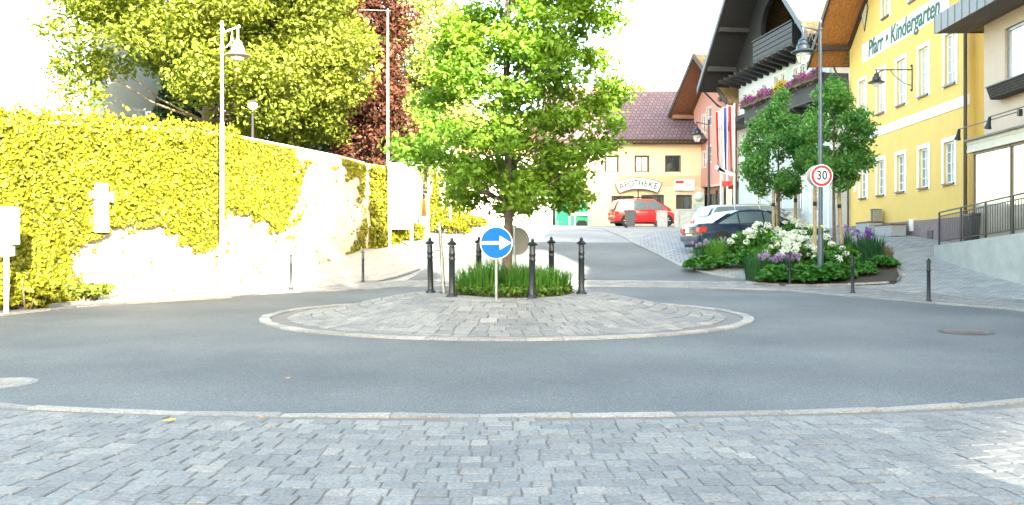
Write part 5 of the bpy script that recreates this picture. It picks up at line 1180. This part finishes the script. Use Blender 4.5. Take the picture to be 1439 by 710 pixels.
# ================================================================== CARS
M_TYRE = mat('tyre_rubber', (.014, .014, .015), .85, var=.2); M_RIM = mat('alloy_rim', (.50, .51, .53), .3, .8, var=.05)
M_CGL = glass_mat('car_glass', (.13, .18, .20), .03); M_TAIL = mat('tail_light_red', (.45, .01, .01), .2, var=.05, coat=1); M_AMB = mat('lamp_amber', (.7, .3, .03), .3); M_HL = mat('headlight', (.6, .62, .65), .1, .3)  # car glass base is lightened to stand in for bright reflections
def paint(name, c, metal=.0):
    m = mat(name, c, .32, metal, var=.02, coat=1.0); m.node_tree.nodes['Principled BSDF'].inputs['Coat Roughness'].default_value = .05; return m
def car(name, label, x, y, rz, L, Wd, st, cabin, pillars, m, wb, wr=.31, pitch=0, rack=False, plate=True):
    """st: (x, z_low, z_top, half width factor) along the body; cabin: rear base x, rear top x, front top x, front base x, belt z, roof z"""
    t = thing(name, label, 'car', (x, y, g(x, y)), rz); W2 = Wd/2
    t.rotation_euler = (0, -pitch, rz)
    def loft(secs, closed=True):
        b = MB(); n = len(secs[0]); 
        for s in secs: b.v += [tuple(p) for p in s]
        for i in range(len(secs)-1):
            for k in range(n): a = i*n+k; c = i*n+(k+1) % n; b.f.append((a, c, c+n, a+n))
        b.f.append(tuple(range(n))); b.f.append(tuple((len(secs)-1)*n+k for k in reversed(range(n)))); return b
    secs = []
    for (sx, zl, zt, wf) in st:
        w = W2*wf; zm = zl+(zt-zl)*.5
        half = [(w*.90, zl), (w*.985, zl+.08), (w, zm), (w*.985, zt-.10), (w*.93, zt-.02), (w*.75, zt+.012)]
        secs.append([(sx, a, z) for a, z in half]+[(sx, 0, zt+.025)]+[(sx, -a, z) for a, z in reversed(half)])
    body = loft(secs).build('body', m, t, smooth=True)
    rb, rt, ft, fb, zb, zr = cabin
    wb_, wt = W2*.95, W2*.74
    def P(u, v, side):   # u in x, v in 0..1 height on the side
        return (u, side*(wb_+(wt-wb_)*v), zb+(zr-zb)*v)
    secs = []
    def csec(sx, v):
        w = wb_+(wt-wb_)*v; z = zb-.02+(zr-zb)*v
        return [(sx, wb_, zb-.04), (sx, w, z), (sx, w*.85, z+.035*v), (sx, 0, z+.05*v), (sx, -w*.85, z+.035*v), (sx, -w, z), (sx, -wb_, zb-.04)]
    b = loft([csec(rb, .0), csec(rb+(rt-rb)*.5, .55), csec(rt-.02, .93), csec(rt+.14, 1.0), csec((rt+ft)/2, 1.03), csec(ft-.14, .99), csec(ft+.05, .92), csec(ft+(fb-ft)*.5, .52), csec(fb, .0)])
    b.build('roof', m, t, smooth=True)
    for s in (-1, 1):
        xs = [rb+.20]+list(pillars)+[fb-.22]
        def top(u):
            if u < rt+.1: return max(.0, min(.86, (u-rb)/(rt-rb+.001)*.93-.12))
            if u > ft-.1: return max(.0, min(.86, (fb-u)/(fb-ft)*.93-.08))
            return .86
        for a, c in zip(xs[:-1], xs[1:]):
            a2, c2 = a+.025, c-.025; us = sorted({a2, c2} | {u for u in (rt+.1, ft-.1) if a2 < u < c2}); 
            us2 = list(np.linspace(a2, c2, 6))
            poly = [P(u, .07, s) for u in us2]+[P(u, max(.09, top(u)), s) for u in reversed(us2)]
            poly = [(p[0], p[1]+s*.012, p[2]) for p in poly]
            q = MB(); q.prism(poly, (0, s*.006, 0)); q.build('side_window', M_CGL, t)
        q = MB(); q.box(pillars[0]-.28, pillars[0]-.12, s*W2*.985, s*(W2*.985+.03), zb-.16, zb-.13); q.build('door_handle', m, t)
        for u in pillars:
            q = MB(); q.box(u-.004, u+.004, s*(W2*.99), s*(W2*1.0+.004), st[1][1]+.12, zb-.05); q.build('door_gap', M_BLACK, t)
        q = MB(); q.box(fb-.42, fb-.24, s*(W2*.96), s*(W2+.16), zb+.0, zb+.14); q.build('mirror', m, t, bevel=.03)
        for wx in wb:
            q = MB(); q.disc((wx, s*(W2-.16), wr), (0, s, 0), wr+.055, .165, 28); q.build('wheel_arch', M_BLACK, t)
            q = MB(); q.disc((wx, s*(W2-.18), wr), (0, s, 0), wr, .195, 28); wl = q.build('wheel', M_TYRE, t, bevel=.02)
            q = MB(); q.disc((wx, s*(W2+.012), wr), (0, s, 0), wr*.66, .006, 24); q.build('rim_dish', M_BLACK, wl)
            q = MB()
            for k in range(6):
                an = k*math.pi/3; q.bar((wx, s*(W2+.024), wr), (wx+wr*.64*math.cos(an), s*(W2+.022), wr+wr*.64*math.sin(an)), .075, .012, (0, 1, 0)) if False else q.prism([(wx+r_*math.cos(an+da), s*(W2+.019), wr+r_*math.sin(an+da)) for r_, da in ((.02, -1.2), (wr*.66, -.17), (wr*.66, .17), (.02, 1.2))], (0, s*.01, 0))
            q.lathe([(.05, 0), (.05, .01)], (0, 0, 0), 3) if False else None
            q.build('rim', M_RIM, wl)
        z_t = st[1][2]
        q = MB(); q.box(st[0][0]-.025, st[0][0]+.26, s*(W2*.60), s*(W2*st[1][3]+.006), z_t-.32, z_t-.12); q.build('tail_light', M_TAIL, t, bevel=.02)
        q = MB(); q.box(st[-1][0]-.30, st[-1][0]+.02, s*(W2*.5), s*(W2*st[-2][3]*.99), st[-2][2]-.20, st[-2][2]-.06); q.build('headlight', M_HL, t, bevel=.02)
    # rear window and windscreen
    for (x0, v0, x1, v1, nm, dx) in ((rb, .06, rt, .90, 'rear_window', -1), (fb, .06, ft, .90, 'windscreen', 1)):
        f = lambda v: x0+(x1-x0)*v
        q = MB(); w0, w1 = (wb_+(wt-wb_)*v0)*.88, (wb_+(wt-wb_)*v1)*.90
        zA, zB = zb+(zr-zb)*v0, zb+(zr-zb)*v1; o_ = .055*dx
        q.prism([(f(v0)+o_, -w0, zA+.02), (f(v0)+o_, w0, zA+.02), (f(v1)+o_, w1, zB+.02), (f(v1)+o_, -w1, zB+.02)], (.012*dx, 0, .008)); q.build(nm, M_CGL, t)
    q = MB(); q.box(st[0][0]-.07, st[0][0]+.12, -W2*.88, W2*.88, st[0][1]-.02, st[0][1]+.20); q.build('rear_bumper', m, t, bevel=.05)
    q = MB(); q.box(st[-1][0]-.10, st[-1][0]+.05, -W2*.84, W2*.84, st[-1][1]-.02, st[-1][1]+.22); q.build('front_bumper', m, t, bevel=.05)
    if plate: q = MB(); q.box(st[0][0]-.05, st[0][0]-.03, -.26, .26, st[0][2]-.36, st[0][2]-.25); q.build('number_plate', M_SWH, t)
    q = MB(); q.box(st[1][0], st[-2][0], -W2*.8, W2*.8, .16, .34); q.build('underbody', M_BLACK, t)
    if rack:
        for s in (-1, 1): q = MB(); q.tube([(rt+.1, s*wt*.9, zr+.07), (rt+.2, s*wt*.9, zr+.10), (ft-.3, s*wt*.9, zr+.09), (ft-.15, s*wt*.9, zr+.05)], .018, 6); q.build('roof_rail', M_BLACK, t)
        for u in (rt+.4, rt+1.5): q = MB(); q.box(u-.03, u+.03, -wt, wt, zr+.10, zr+.14); q.build('cross_bar', M_BLACK, t)
        q = MB(); q.box(rt-.15, rt+1.9, wt*.25, wt*.55, zr+.15, zr+.19); q.build('roof_carrier', M_BLACK, t)
    return t
D = 56.6
car('parked_car', 'bright red people carrier with black roof rack parked before the pharmacy', (903-CX)/F*D, D, R(8), 4.3, 1.8,
    [(-2.02, .42, .92, .86), (-1.95, .26, 1.0, .95), (-1.2, .20, 1.02, 1.0), (0, .20, 1.0, 1.0), (1.1, .20, .98, 1.0), (1.65, .22, .86, .96), (1.98, .26, .72, .86), (2.05, .40, .64, .78)],
    (-2.02, -1.68, .62, 1.66, .96, 1.66), (-.95, .12, 1.05), paint('red_car_paint', (.62, .004, .012)), (-1.28, 1.33), .32, 0, True)
D = 32.2
car('parked_car', 'dark blue saloon car parked behind the flower beds, tail light towards the road', 8.55, 32.3, R(12), 4.5, 1.8,
    [(-2.2, .40, .88, .84), (-2.12, .26, .98, .94), (-1.4, .20, 1.0, 1.0), (0, .19, .94, 1.0), (1.0, .19, .92, 1.0), (1.7, .22, .84, .95), (2.1, .28, .70, .84), (2.2, .38, .60, .74)],
    (-1.72, -.75, .40, 1.32, .92, 1.42), (-.70, .25), paint('dark_blue_car_paint', (.008, .022, .055), .2), (-1.38, 1.38), .32, R(2))
D = 35.6
car('parked_car', 'silver white estate car half hidden behind the dark blue saloon', 9.5, 35.4, R(12), 4.4, 1.78,
    [(-2.15, .40, .92, .86), (-2.08, .26, .98, .95), (-1.3, .20, .98, 1.0), (0, .20, .95, 1.0), (1.0, .20, .93, 1.0), (1.65, .22, .84, .95), (2.02, .28, .70, .84), (2.1, .38, .60, .74)],
    (-2.10, -1.75, .45, 1.40, .92, 1.36), (-1.0, .05), paint('silver_car_paint', (.40, .43, .45), .3), (-1.34, 1.34), .31, R(2))
# bins by the red car
D = 50; x = (886-CX)/F*D; wheelie('dark upright litter bin in front of the red car', x, D, g(x, D), R(80), mat('slate_plastic', (.045, .055, .07), .5), .92, name='litter_bin')
D = 53; x = (930-CX)/F*D; t = thing('litter_bin', 'pale stone litter bin before the front wheel of the red car', 'bin', (x, D, g(x, D)))
b = MB(); b.box(-.30, .30, -.25, .25, -.05, .88); b.build('body', M_GSTONE, t, bevel=.02); b = MB(); b.box(-.34, .34, -.29, .29, .883, .95); b.build('lid', M_GSTONE, t, bevel=.02); b = MB(); b.box(-.42, -.31, -.1, .1, .0, .35); b.box(.31, .42, -.1, .1, .0, .35); b.build('foot_block', M_IRON, t)
# ================================================================== FLAGS AND TOWN SIGNS
M_POLE = mat('white_flag_pole', (.6, .6, .6), .4, var=.04)
def flag(label, px, D, ptop, pbot, stripes, h0, w=.75, group='flag poles beside the pink house'):
    x = (px-CX)/F*D; z = g(x, D); zt = CAMZ+(CY-ptop)/F*D-z
    t = thing('flagpole', label, 'flagpole', (x, D, z), 0, group)
    b = MB(); b.tube([(0, 0, -.1), (0, 0, zt)], [.055, .035], 10); b.sphere((0, 0, zt+.04), .06, 8, 6); b.build('pole', M_POLE, t, smooth=True)
    zb_ = CAMZ+(CY-h0)/F*D-z; n = len(stripes); fo = None
    b = MB(); b.tube([(.05, 0, zt-.04), (-w-.05, 0, zt-.04)], .018, 6); b.build('banner_arm', M_POLE, t)
    for i, m in enumerate(stripes):
        vs = []; fs = []; K = 14; J = 4
        for j in range(J+1):
            u = (i+j/J)/n; 
            for k in range(K+1):
                v = k/K; vs.append((-.05-w*u*(1-.35*v), .09*math.sin(u*7+v*3+px)*(.3+v), zt-.05-(zt-zb_)*v))
        for j in range(J):
            for k in range(K): a = j*(K+1)+k; fs.append((a, a+1, a+K+2, a+K+1))
        q = MB(); q.v = vs; q.f = fs; o = q.build('flag' if i == 0 else 'stripe', m, t if i == 0 else fo, smooth=True)
        sm = o.modifiers.new('cloth', 'SOLIDIFY'); sm.thickness = .006
        if i == 0: fo = o
M_FR = foliage('flag_red', (.55, .02, .03), (.55, .02, .03), .3); M_FW = foliage('flag_white', (.75, .72, .70), (.75, .72, .70), .3); M_FB = foliage('flag_blue', (.07, .10, .45), (.07, .10, .45), .3)
flag('white flagpole with a narrow red and white banner, leftmost of the three', 1013, 47, 156, 240, [M_FW, M_FR], 240, .22)
flag('white flagpole with a blue and white banner in the middle of the three', 1022, 46, 150, 240, [M_FB, M_FW], 241, .24)
flag('white flagpole with a red and white banner nearest the chalet', 1032, 45, 148, 240, [M_FW, M_FR], 240, .24)
D = 43.5; p = wpt(1016, 262, D); z = g(p.x, D)
t = thing('direction_signs', 'post with slanted white finger boards and a red board below the flags', 'sign', (p.x, D, z)); zf = lambda py: CAMZ+(CY-py)/F*D-z; xf = lambda px: (px-1016)/F*D
b = MB(); b.tube([(0, 0, -.1), (0, 0, zf(235))], .04, 8); b.build('post', M_STEEL, t)
for (a, c, y0, y1) in ((1005, 1018, 234, 243), (1009, 1029, 237, 246)):
    b = MB(); b.bar((xf(a), -.06, zf(y0)), (xf(c), -.06, zf(y1)), .05, .16); b.build('finger_board', M_SWH, t)
b = MB(); b.box(xf(1014), xf(1028), -.1, -.05, zf(262), zf(255)); b.build('red_board', M_SRED, t)
b = MB(); b.box(xf(1020), xf(1028), -.1, -.05, zf(290), zf(266)); b.build('poster', mat('cream_poster', (.6, .55, .4), .7, var=.2, scale=3), t)
D = 42; p = wpt(1185, 262, D)

# ================================================================== TREES
tree('linden_tree', 'young linden tree in leaf growing from the centre of the roundabout island', (-.08, 17.1, mound(-.08, 17.1)), 9.6,
     [(1.62, .6), (1.85, 1.15), (2.15, 1.55), (2.5, 1.85), (3.1, 2.1), (3.7, 1.85), (4.3, 1.75), (5.2, 1.6), (6.4, 1.45), (7.8, 1.2), (9.4, .4)], .095, 1.95, 185, .44, 38000, .115, M_LINDEN, seed=5, squash=.6, flat=.45, shift=lambda z: (float(np.interp(z, [1.8, 2.4, 3.1, 4.0, 5.0, 9]  , [.25, .0, -.05, .42, .5, .4])), 0))
G = 4.15
p = wpt(293, 0, 33)
tree('lime_tree', 'huge sunlit lime tree spreading behind the left garden wall', (p.x, 33, G), 9.0, [(1.9, 2.6), (2.6, 4.6), (4.0, 5.3), (6, 5.4), (8.0, 5.0), (9.5, 3.6)], .32, 2.6, 190, 1.10, 82000, .175, M_LIME, seed=9, squash=.6, flat=.45, limb_p=.3, skip=lambda c: (118 < CX+F*c.x/c.y < 238 and CY-F*(c.z-CAMZ)/c.y > 92) or (238 <= CX+F*c.x/c.y < 345 and CY-F*(c.z-CAMZ)/c.y > 138))
p = wpt(415, 0, 37)
tree('lime_tree', 'sunlit lime tree crown between the huge lime and the copper beech', (p.x, 37, G), 9.5, [(2.2, 1.3), (3.0, 2.0), (5, 2.4), (8, 2.3), (9.5, 1.2)], .22, 1.8, 70, .95, 18000, .20, M_LIME, seed=12, squash=.6, flat=.45)
p = wpt(518, 0, 40)
tree('copper_beech', 'dark copper leaved beech rising behind the garden wall', (p.x, 40, G), 10.5, [(.8, 1.1), (2, 1.5), (4, 1.55), (7, 1.5), (9, 1.6), (10.8, .9)], .2, .8, 75, .75, 19000, .20, M_COPPER, seed=15, squash=.7)
p = wpt(598, 0, 46)
tree('willow_tree', 'pale yellow green tree behind the info board, left of the island linden', (p.x, 46, g(p.x, 46)+.5), 12.5, [(2.2, 1.2), (4, 2.2), (7, 2.8), (10, 2.6), (12.2, 1.0)], .22, 1.8, 110, .95, 24000, .20, M_PALE, seed=18, squash=.9, flat=.2)
def evergreen(label, px, D, z, h, r, n, seed):
    p = wpt(px, 0, D); t = thing('evergreen_tree', label, 'evergreen tree', (p.x, D, z), 0, 'dark evergreens behind the lime trees')
    zz = rng.uniform(0, 1, n)**1.1; a = rng.uniform(0, 6.28, n); rad = r*(1-zz**1.5*.95)*(rng.uniform(.35, 1.08, n))*(1+.18*np.sin(a*5+zz*17+seed))
    leaf_mesh('crown', np.stack([np.cos(a)*rad, np.sin(a)*rad, .2+zz*h], 1), .26, M_DARKG, (0, 0, 1), .1, t, aspect=.35)
    b = MB(); b.tube([(0, 0, -.2), (0, 0, h*.9)], [.25, .03], 8); b.build('trunk', M_BARK, t)
evergreen('broad dark evergreen behind the trunk of the huge lime tree', 250, 39, G, 5.5, 1.9, 7000, 1)
evergreen('dark evergreen behind the park lamp', 365, 42, G, 8.5, 2.6, 9000, 2)
evergreen('tall broad evergreen added to darken the gaps in the huge lime crown', 285, 43, G, 11, 3.4, 14000, 4)  # added behind the crown, dark foliage standing in for its shaded interior
evergreen('dark evergreen left of the copper beech', 458, 44, G, 13, 2.3, 9000, 3)
for px, D, r, h, lab, m in [(383, 30.5, .8, 1.35, 'rounded green bush behind the wall right of the park lamp', M_SHRUB), (412, 31.5, .75, 1.1, 'bluish green bush behind the wall top', M_DARKG), (447, 33, .85, 1.0, 'sunlit yellow green bush behind the right part of the wall', M_IVY), (478, 34.5, .8, .95, 'sunlit bush before the copper beech', M_LIME), (8, 24, .55, .75, 'round clipped ball shrub above the ivy wall at the far left', M_IVY), (330, 29, .6, .9, 'green bush behind the wall left of the park lamp', M_SHRUB), (505, 36, .9, 1.2, 'pale green bush behind the ivy covered pier', M_LIME), (70, 29, .7, .6, 'low bush above the ivy wall left of the tower', M_LIME)]:
    x = (px-CX)/F*D; bush('garden_bush', lab, x, D, G+.05, r, h, 2200, .12, m)
def street_tree(label, px, D, env, h, seed, lean=(0, 0)):
    x = (px-CX)/F*D; z = g(x, D)+.05
    return tree('street_tree', label, (x, D, z), h, env, .05, 1.6, 46, .38, 10500, .115, M_MAPLE, 'young staked trees in the flower beds', seed=seed, squash=.9, flat=.3, lean=lean), x, z
def env_px(D, z, L): return [(CAMZ+(CY-py)/F*D-z, .88*w/F*D) for py, w in L]
x = (1092-CX)/F*29.5; z = g(x, 29.5)
street_tree('young staked tree on the left of the flower beds with a pointed crown', 1094, 29.5, env_px(29.5, z, [(272, 30), (255, 48), (230, 54), (200, 50), (175, 34), (150, 16), (138, 5)]), 4.7, 31)
x = (1172-CX)/F*27; z = g(x, 27)
street_tree('young staked tree in the large flower bed beside the lamp pole with the taller crown', 1172, 27, env_px(27, z, [(268, 25), (250, 45), (222, 58), (195, 54), (160, 42), (130, 28), (108, 8)]), 5.2, 33)
M_STAKE = mat('pale_stake_wood', (.34, .24, .14), .85, var=.3, scale=15)
for i, (px, D, py, lab) in enumerate([(1087, 29.2, 268, 'leftmost wooden tree stake beside the dark car'), (1118, 29.6, 262, 'wooden tree stake on the right of the left young tree'), (1145, 26.7, 262, 'wooden tree stake just left of the lamp pole'), (1181, 27.0, 268, 'leaning wooden tree stake right of the lamp pole'), (1093, 30.2, 262, 'wooden tree stake standing just behind the leftmost one')]):
    x = (px-CX)/F*D; z = g(x, D); h = CAMZ+(CY-py)/F*D-z; t = thing('tree_stake', lab, 'stake', (x, D, z), 0, 'wooden stakes holding the young trees')
    b = MB(); b.tube([(.06 if i == 3 else 0, 0, -.1), (-.05 if i == 3 else 0, 0, h)], .055, 10); b.build('post', M_STAKE, t, smooth=True); b = MB(); b.lathe([(.060, h*.78), (.060, h*.83)], (-.03 if i == 3 else 0, 0, 0), 10); b.build('tie', M_BLACK, t)

# ================================================================== FLOWER BEDS
sheet('small_planted_bed', BEDB, .07, M_SOIL, .4)
M_HYD = foliage('hydrangea_petals', (.70, .74, .60), (.86, .86, .80), .35); M_HLEAF = foliage('hydrangea_leaves', (.035, .13, .018), (.08, .22, .03), .35)
M_GRASS = foliage('grass_blades', (.045, .15, .02), (.11, .25, .045), .35); M_GDARK = foliage('dark_grass_blades', (.02, .075, .03), (.05, .14, .05), .3); M_GTAN = foliage('dry_grass_blades', (.20, .15, .07), (.32, .25, .13), .35)
M_LAV = foliage('lavender_petals', (.30, .20, .38), (.50, .38, .55), .3); M_PUR = foliage('purple_petals', (.16, .04, .30), (.28, .10, .45), .3)
M_HOST = foliage('hosta_leaves', (.03, .12, .02), (.07, .20, .035), .3)
def hydrangea(label, px, D, h, r, nf, fs=.105):
    h *= .88; D += .9 if D < 27 else 0
    x = (px-CX)/F*D; t = bush('hydrangea', label, x, D, g(x, D)+.05, r, h, 1700, .13, M_HLEAF, cat='hydrangea'); t['group'] = 'white hydrangeas in the flower beds'
    C = []
    for k in range(int(nf*.72)):
        a = random.uniform(0, 6.28); e = math.acos(random.uniform(.05, 1)); rr = random.uniform(.9, 1.05)
        c = np.array([math.cos(a)*math.sin(e)*r*rr, math.sin(a)*math.sin(e)*r*rr, h*.42+math.cos(e)*h*.60*rr])
        C.append(blob(c, fs*random.uniform(.7, 1.2), 46, .7, .8))
    leaf_mesh('flower_heads', np.concatenate(C), .052, M_HYD, (0, 0, 1), .4, t, aspect=1.0); return t
for a in [('white hydrangea bush at the tail of the dark car, farthest left', 1050, 29.6, 1.25, .62, 30), ('white hydrangea bush before the door of the dark car', 1070, 29.3, 1.45, .60, 38), ('white hydrangea bush between the two young trees, at the back', 1114, 29.0, 1.55, .75, 40),
          ('white hydrangea bush left of the lamp pole, at the back', 1136, 27.8, 1.55, .70, 42), ('densely flowered white hydrangea left of the lamp pole, at the front', 1103, 26.8, 1.3, .62, 60), ('densely flowered white hydrangea in the middle of the large bed', 1124, 26.2, 1.25, .60, 55),
          ('white hydrangea bush directly behind the foot of the lamp pole', 1152, 26.2, 1.25, .55, 34), ('low white hydrangea right of the lamp pole', 1180, 25.7, .95, .55, 26)]: hydrangea(*a)
def hosta(label, px, D, r, h, n=260, m=None, size=.17, cat='hosta', name='hosta'):
    D += .85 if D < 27 else 0
    x = (px-CX)/F*D; t = thing(name, label, cat, (x, D, g(x, D)+.05), 0, 'leafy plants edging the flower beds')
    C = []; 
    for k in range(n):
        a = random.uniform(0, 6.28); d = random.random()**.6; C.append((math.cos(a)*d*r, math.sin(a)*d*r, h*(1-d*d*.75)*random.uniform(.65, 1.0)+.03))
    leaf_mesh('foliage', C, size, m or M_HOST, (0, -.3, 1), .62, t, aspect=.8)
    b = MB()
    for k in range(14): a = k*.45; b.tube([(0, 0, -.03), (math.cos(a)*r*.3, math.sin(a)*r*.3, h*.6), (math.cos(a)*r*.65, math.sin(a)*r*.65, h*.62)], .007, 4)
    b.build('stem', m or M_HOST, t); return t
for a in [('broad leaved hosta at the front left of the large bed', 1083, 25.0, .42, .50), ('broad leaved hosta just left of the bollard in the bed', 1100, 24.9, .40, .48), ('leafy green plant right of the bollard before the hydrangeas', 1126, 24.6, .42, .55), ('leafy green plant left of the lamp pole foot', 1143, 24.3, .38, .50),
          ('leafy green plant right of the lamp pole foot', 1166, 24.3, .42, .55), ('leafy green plant left of the corner bollard', 1185, 24.6, .38, .45), ('leafy green plant right of the corner bollard', 1212, 24.9, .42, .38), ('low leafy plant at the right tip of the large bed', 1240, 25.6, .48, .36), ('leafy filler plant behind the lamp pole foot', 1160, 25.2, .5, .75),
          ('low leafy plant at the left tip of the small bed', 976, 28.9, .38, .42), ('low leafy plant near the left tip of the small bed', 990, 29.0, .36, .45), ('leafy plant in the middle of the small bed', 1022, 29.0, .42, .50), ('leafy plant at the right end of the small bed', 1045, 28.8, .42, .5), ('leafy plant under the hydrangea of the small bed', 1062, 28.6, .4, .6)]: hosta(*a)
def blades(name, label, px, D, r, h, n, m, w=.012, cat='ornamental grass', lean=.5, group=None, zf=g, xy=None, extra=None):
    if not xy and D < 27.1: D += 1.0
    x, y = xy if xy else ((px-CX)/F*D, D); t = thing(name, label, cat, (x, y, zf(x, y)+.03), 0, group); vs = []; fs = []; tone = []
    for k in range(n):
        a = random.uniform(0, 6.28); d = random.random()**.5*r*.62; bx, by = math.cos(a)*d, math.sin(a)*d; a2 = a+random.gauss(0, .7); hh = h*random.uniform(.35, 1.15)*(1.1-.35*d/r); le = lean*hh*random.uniform(.1, 1)
        s = (-math.sin(a2)*w, math.cos(a2)*w); i = len(vs); tn = random.random()
        for q, (f, z_, ww) in enumerate(((0, 0, .8), (.15, .4, 1), (.5, .78, .8), (1, 1, .1))):
            cx_, cy_ = bx+math.cos(a2)*le*f, by+math.sin(a2)*le*f; cz_ = hh*z_-(.25*le if f == 1 else 0)
            vs += [(cx_-s[0]*ww, cy_-s[1]*ww, cz_), (cx_+s[0]*ww, cy_+s[1]*ww, cz_)]; tone += [tn, tn]
        for q in range(3): fs.append((i+2*q, i+2*q+1, i+2*q+3, i+2*q+2))
    me = bpy.data.meshes.new('blades'); me.from_pydata(vs, [], fs); at = me.attributes.new('tone', 'FLOAT', 'POINT'); at.data.foreach_set('value', tone); link_mesh('blades', me, m, t)
    if extra:
        me_, C = extra; leaf_mesh('flower_spikes', C, .05, me_, None, .3, t, aspect=.9)
    return t
for a in [('feathery green grass tuft between leaf plants in the small bed', 1006, 29.4, .5, .95, 420, M_GRASS), ('tall green grass at the left end of the large bed', 1066, 25.6, .6, .80, 420, M_GDARK), ('bright green grass tuft before the dark car', 1078, 27.6, .5, .9, 300, M_GRASS),
          ('dark feathery grass right of the hydrangeas', 1205, 26.4, .7, .75, 520, M_GDARK), ('dark feathery grass at the right side of the large bed', 1222, 26.2, .6, .6, 420, M_GDARK), ('dry tan grass tuft near the right tip of the large bed', 1238, 26.6, .55, .5, 300, M_GTAN), ('small dark grass clump behind the tan grass', 1224, 27.4, .6, .8, 260, M_GDARK)]:
    blades('grass_tuft', *a, group='grass tufts in the flower beds')
def spikes(h, n, s, r=.35, ln=.22):
    C = []
    for k in range(n):
        x, y = random.uniform(-r, r), random.uniform(-r*.6, r*.6); z = h*random.uniform(.8, 1.05); C.append(np.stack([rng.normal(x, s, 45), rng.normal(y, s, 45), rng.uniform(z-ln, z, 45)], 1))
    return np.concatenate(C)
for lab, px, D, h, m, n, r in [('purple flower spikes nearest the concrete ramp', 1228, 26.8, .98, M_PUR, 5, .4), ('purple flower spikes beside the tan grass', 1213, 27.0, .95, M_PUR, 3, .2), ('pale violet flowers left of the bollard in the large bed', 1085, 25.5, .80, M_LAV, 16, .45), ('pale violet flowers before the dense hydrangeas', 1108, 25.4, .78, M_LAV, 12, .35), ('pinkish flowers beside the tail light of the dark car', 984, 29.8, .85, M_LAV, 9, .28), ('pinkish violet flowers right of the leaning stake', 1192, 27.0, 1.15, M_LAV, 7, .25)]:
    blades('flowering_plant', lab, px, D, r*1.2, h*.9, 120, M_GDARK, cat='flowers', lean=.25, group='flowering perennials in the beds', extra=(m, spikes(h, n, .028, r, .10 if m is M_LAV else .26)))
# island planting
k = 0
for x, y, h, n, lab in [(-.55, 16.6, .62, 420, 'tall grass tuft at the left of the island bed'), (-.80, 17.1, .50, 300, 'grass tuft at the left rim of the island bed'), (-.28, 17.6, .66, 300, 'grass tuft behind the left one on the island'), (.12, 16.7, .58, 380, 'tall grass tuft in the middle of the island bed before the trunk'), (.30, 17.3, .55, 300, 'grass tuft just behind the trunk of the linden'),
                        (.62, 16.7, .50, 340, 'grass tuft right of the front bollard'), (.85, 17.2, .46, 300, 'grass tuft at the right rim of the island bed'), (.55, 17.8, .5, 220, 'grass tuft at the back right of the island bed')]:
    blades('grass_tuft', lab, 0, 0, .48, h, n, M_GRASS, w=.010, lean=.45, group='grass tufts on the island', zf=mound, xy=(x, y))
C = []
while len(C) < 5200:
    a = random.uniform(0, 6.283); d = random.random()**.5; x, y = .03+math.cos(a)*d*1.12, 17.05+math.sin(a)*d*1.3; C.append((x, y, mound(x, y)+.06+random.uniform(0, .17)*(1.15-d*.5)))
o = leaf_mesh('ground_cover', C, .075, foliage('ground_cover_leaves', (.04, .11, .02), (.13, .19, .03), .3), (0, 0, 1), .45, None, aspect=.75); tag(o, 'low mixed leafy ground cover filling the island bed', 'ground cover', kind='stuff')
